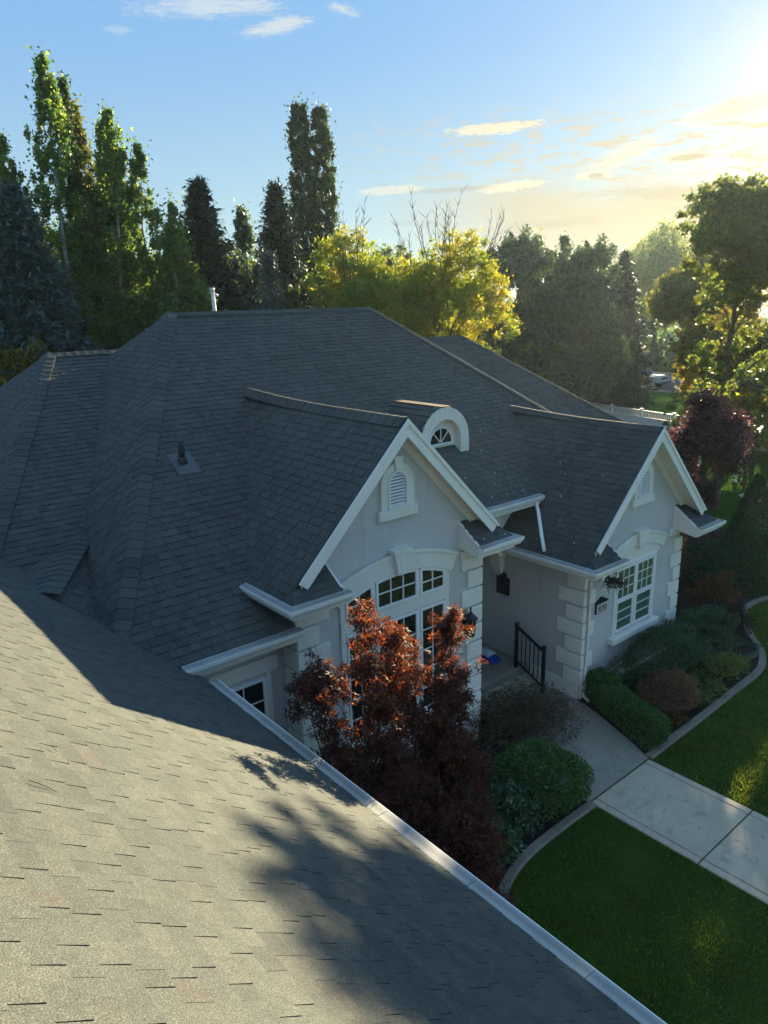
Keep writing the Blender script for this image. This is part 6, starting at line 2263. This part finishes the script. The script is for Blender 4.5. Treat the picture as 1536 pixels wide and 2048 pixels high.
truck_body().build('body', TRUCKP, tk)
MB().box(-0.9, 0.9, 1.36, 2.88, 1.29, 1.315).build('bed_cover', BLACK, tk)
for xs in (-1, 1):
    for y0_, y1_, sl in ((-1.02, -0.10, 0.40), (-0.02, 0.98, 0.0)):
        zt, zb = 1.84, 1.36
        x_b, x_t = hw - (zb - 1.28) * 0.28 + 0.004, hw - (zt - 1.28) * 0.28 + 0.004
        MB().prism([(xs * x_b, y0_, zb), (xs * x_b, y1_, zb), (xs * x_t, y1_, zt), (xs * x_t, y0_ + sl, zt)], (xs * 0.006, 0, 0)).build('side_window', DARKGLASS, tk)
    MB().prism([(xs * 1.0, -2.955, 0.92), (xs * 0.62, -2.965, 0.92), (xs * 0.62, -2.965, 1.10), (xs * 1.0, -2.955, 1.08)], (0, -0.03, 0)).build('headlight', LAMP, tk)
    MB().bbox(xs * 1.09 - 0.09, xs * 1.09 + 0.09, -0.95, -0.80, 1.34, 1.56, 0.02).build('wing_mirror', BLACK, tk)
    MB().box(xs * 1.003 - 0.006, xs * 1.003 + 0.006, -0.28, -0.12, 1.16, 1.20).build('door_handle', CHROME, tk)
    MB().box(xs * 0.98 - 0.05, xs * 0.98 + 0.05, -1.35, 1.35, 0.42, 0.50).build('side_step', BLACK, tk)
MB().prism([(-0.74, -1.325, 1.335), (0.74, -1.325, 1.335), (0.66, -0.70, 1.875), (-0.66, -0.70, 1.875)], (0, -0.012, 0.012)).build('windscreen', DARKGLASS, tk)
gr = MB().bbox(-0.60, 0.60, -2.995, -2.94, 0.84, 1.14, 0.015)
gr.build('grille_surround', CHROME, tk)
for k in range(4):
    MB().box(-0.54, 0.54, -3.01, -2.996, 0.87 + k * 0.065, 0.905 + k * 0.065).build('grille_bar', BLACK, tk)
MB().bbox(-1.0, 1.0, -3.10, -2.945, 0.52, 0.80, 0.03).build('bumper', CHROME, tk)
MB().bbox(-0.55, 0.55, -3.115, -3.101, 0.55, 0.64, 0.004).build('bumper_intake', BLACK, tk)
MB().bbox(-1.0, 1.0, 2.955, 3.10, 0.52, 0.74, 0.03).build('bumper', CHROME, tk)
for xs in (-1, 1):
    for yc in (-1.95, 1.9):
        w_ = MB()
        prof = [(0.20, -0.14), (0.36, -0.14), (0.41, -0.10), (0.41, 0.10), (0.36, 0.14), (0.20, 0.14)]
        n = 20
        vs, fs = [], []
        for (r, dx) in prof:
            for k in range(n):
                a = 2 * math.pi * k / n
                vs.append((xs * 0.90 + dx, yc + r * math.cos(a), 0.41 + r * math.sin(a)))
        for i in range(len(prof) - 1):
            for k in range(n):
                fs.append((i * n + k, i * n + (k + 1) % n, (i + 1) * n + (k + 1) % n, (i + 1) * n + k))
        wh = w_.add(vs, fs, 0, True).build('wheel', TYRE, tk)
        rm = MB()
        vs = [(xs * (0.90 + 0.115), yc + 0.21 * math.cos(2 * math.pi * k / n), 0.41 + 0.21 * math.sin(2 * math.pi * k / n)) for k in range(n)]
        vs += [(xs * (0.90 + 0.08), yc + 0.10 * math.cos(2 * math.pi * k / n), 0.41 + 0.10 * math.sin(2 * math.pi * k / n)) for k in range(n)]
        fs = [(k, (k + 1) % n, n + (k + 1) % n, n + k) for k in range(n)] + [tuple(range(n, 2 * n))]
        rm.add(vs, fs).build('rim', CHROME, wh)
MB().box(-0.85, 0.85, -2.7, 2.8, 0.36, 0.615).build('chassis', BLACK, tk)

# ---------------------------------------------------------------- thin haze added to imitate veiling lens glare
HZ, nt, b_ = nodes('glare_haze')
nt.nodes.remove(b_)
pv = nn(nt, 'ShaderNodeVolumePrincipled')
pv.inputs['Color'].default_value = (0.66, 0.84, 1.0, 1)
pv.inputs['Density'].default_value = 0.00024
pv.inputs['Anisotropy'].default_value = 0.62
nt.links.new(pv.outputs[0], nt.nodes['Material Output'].inputs['Volume'])
tag(MB().box(-305, 305, -305, 305, -1.0, 20.5).build('haze', HZ), 'thin haze box added to imitate the lens glare towards the low sun', kind='stuff')
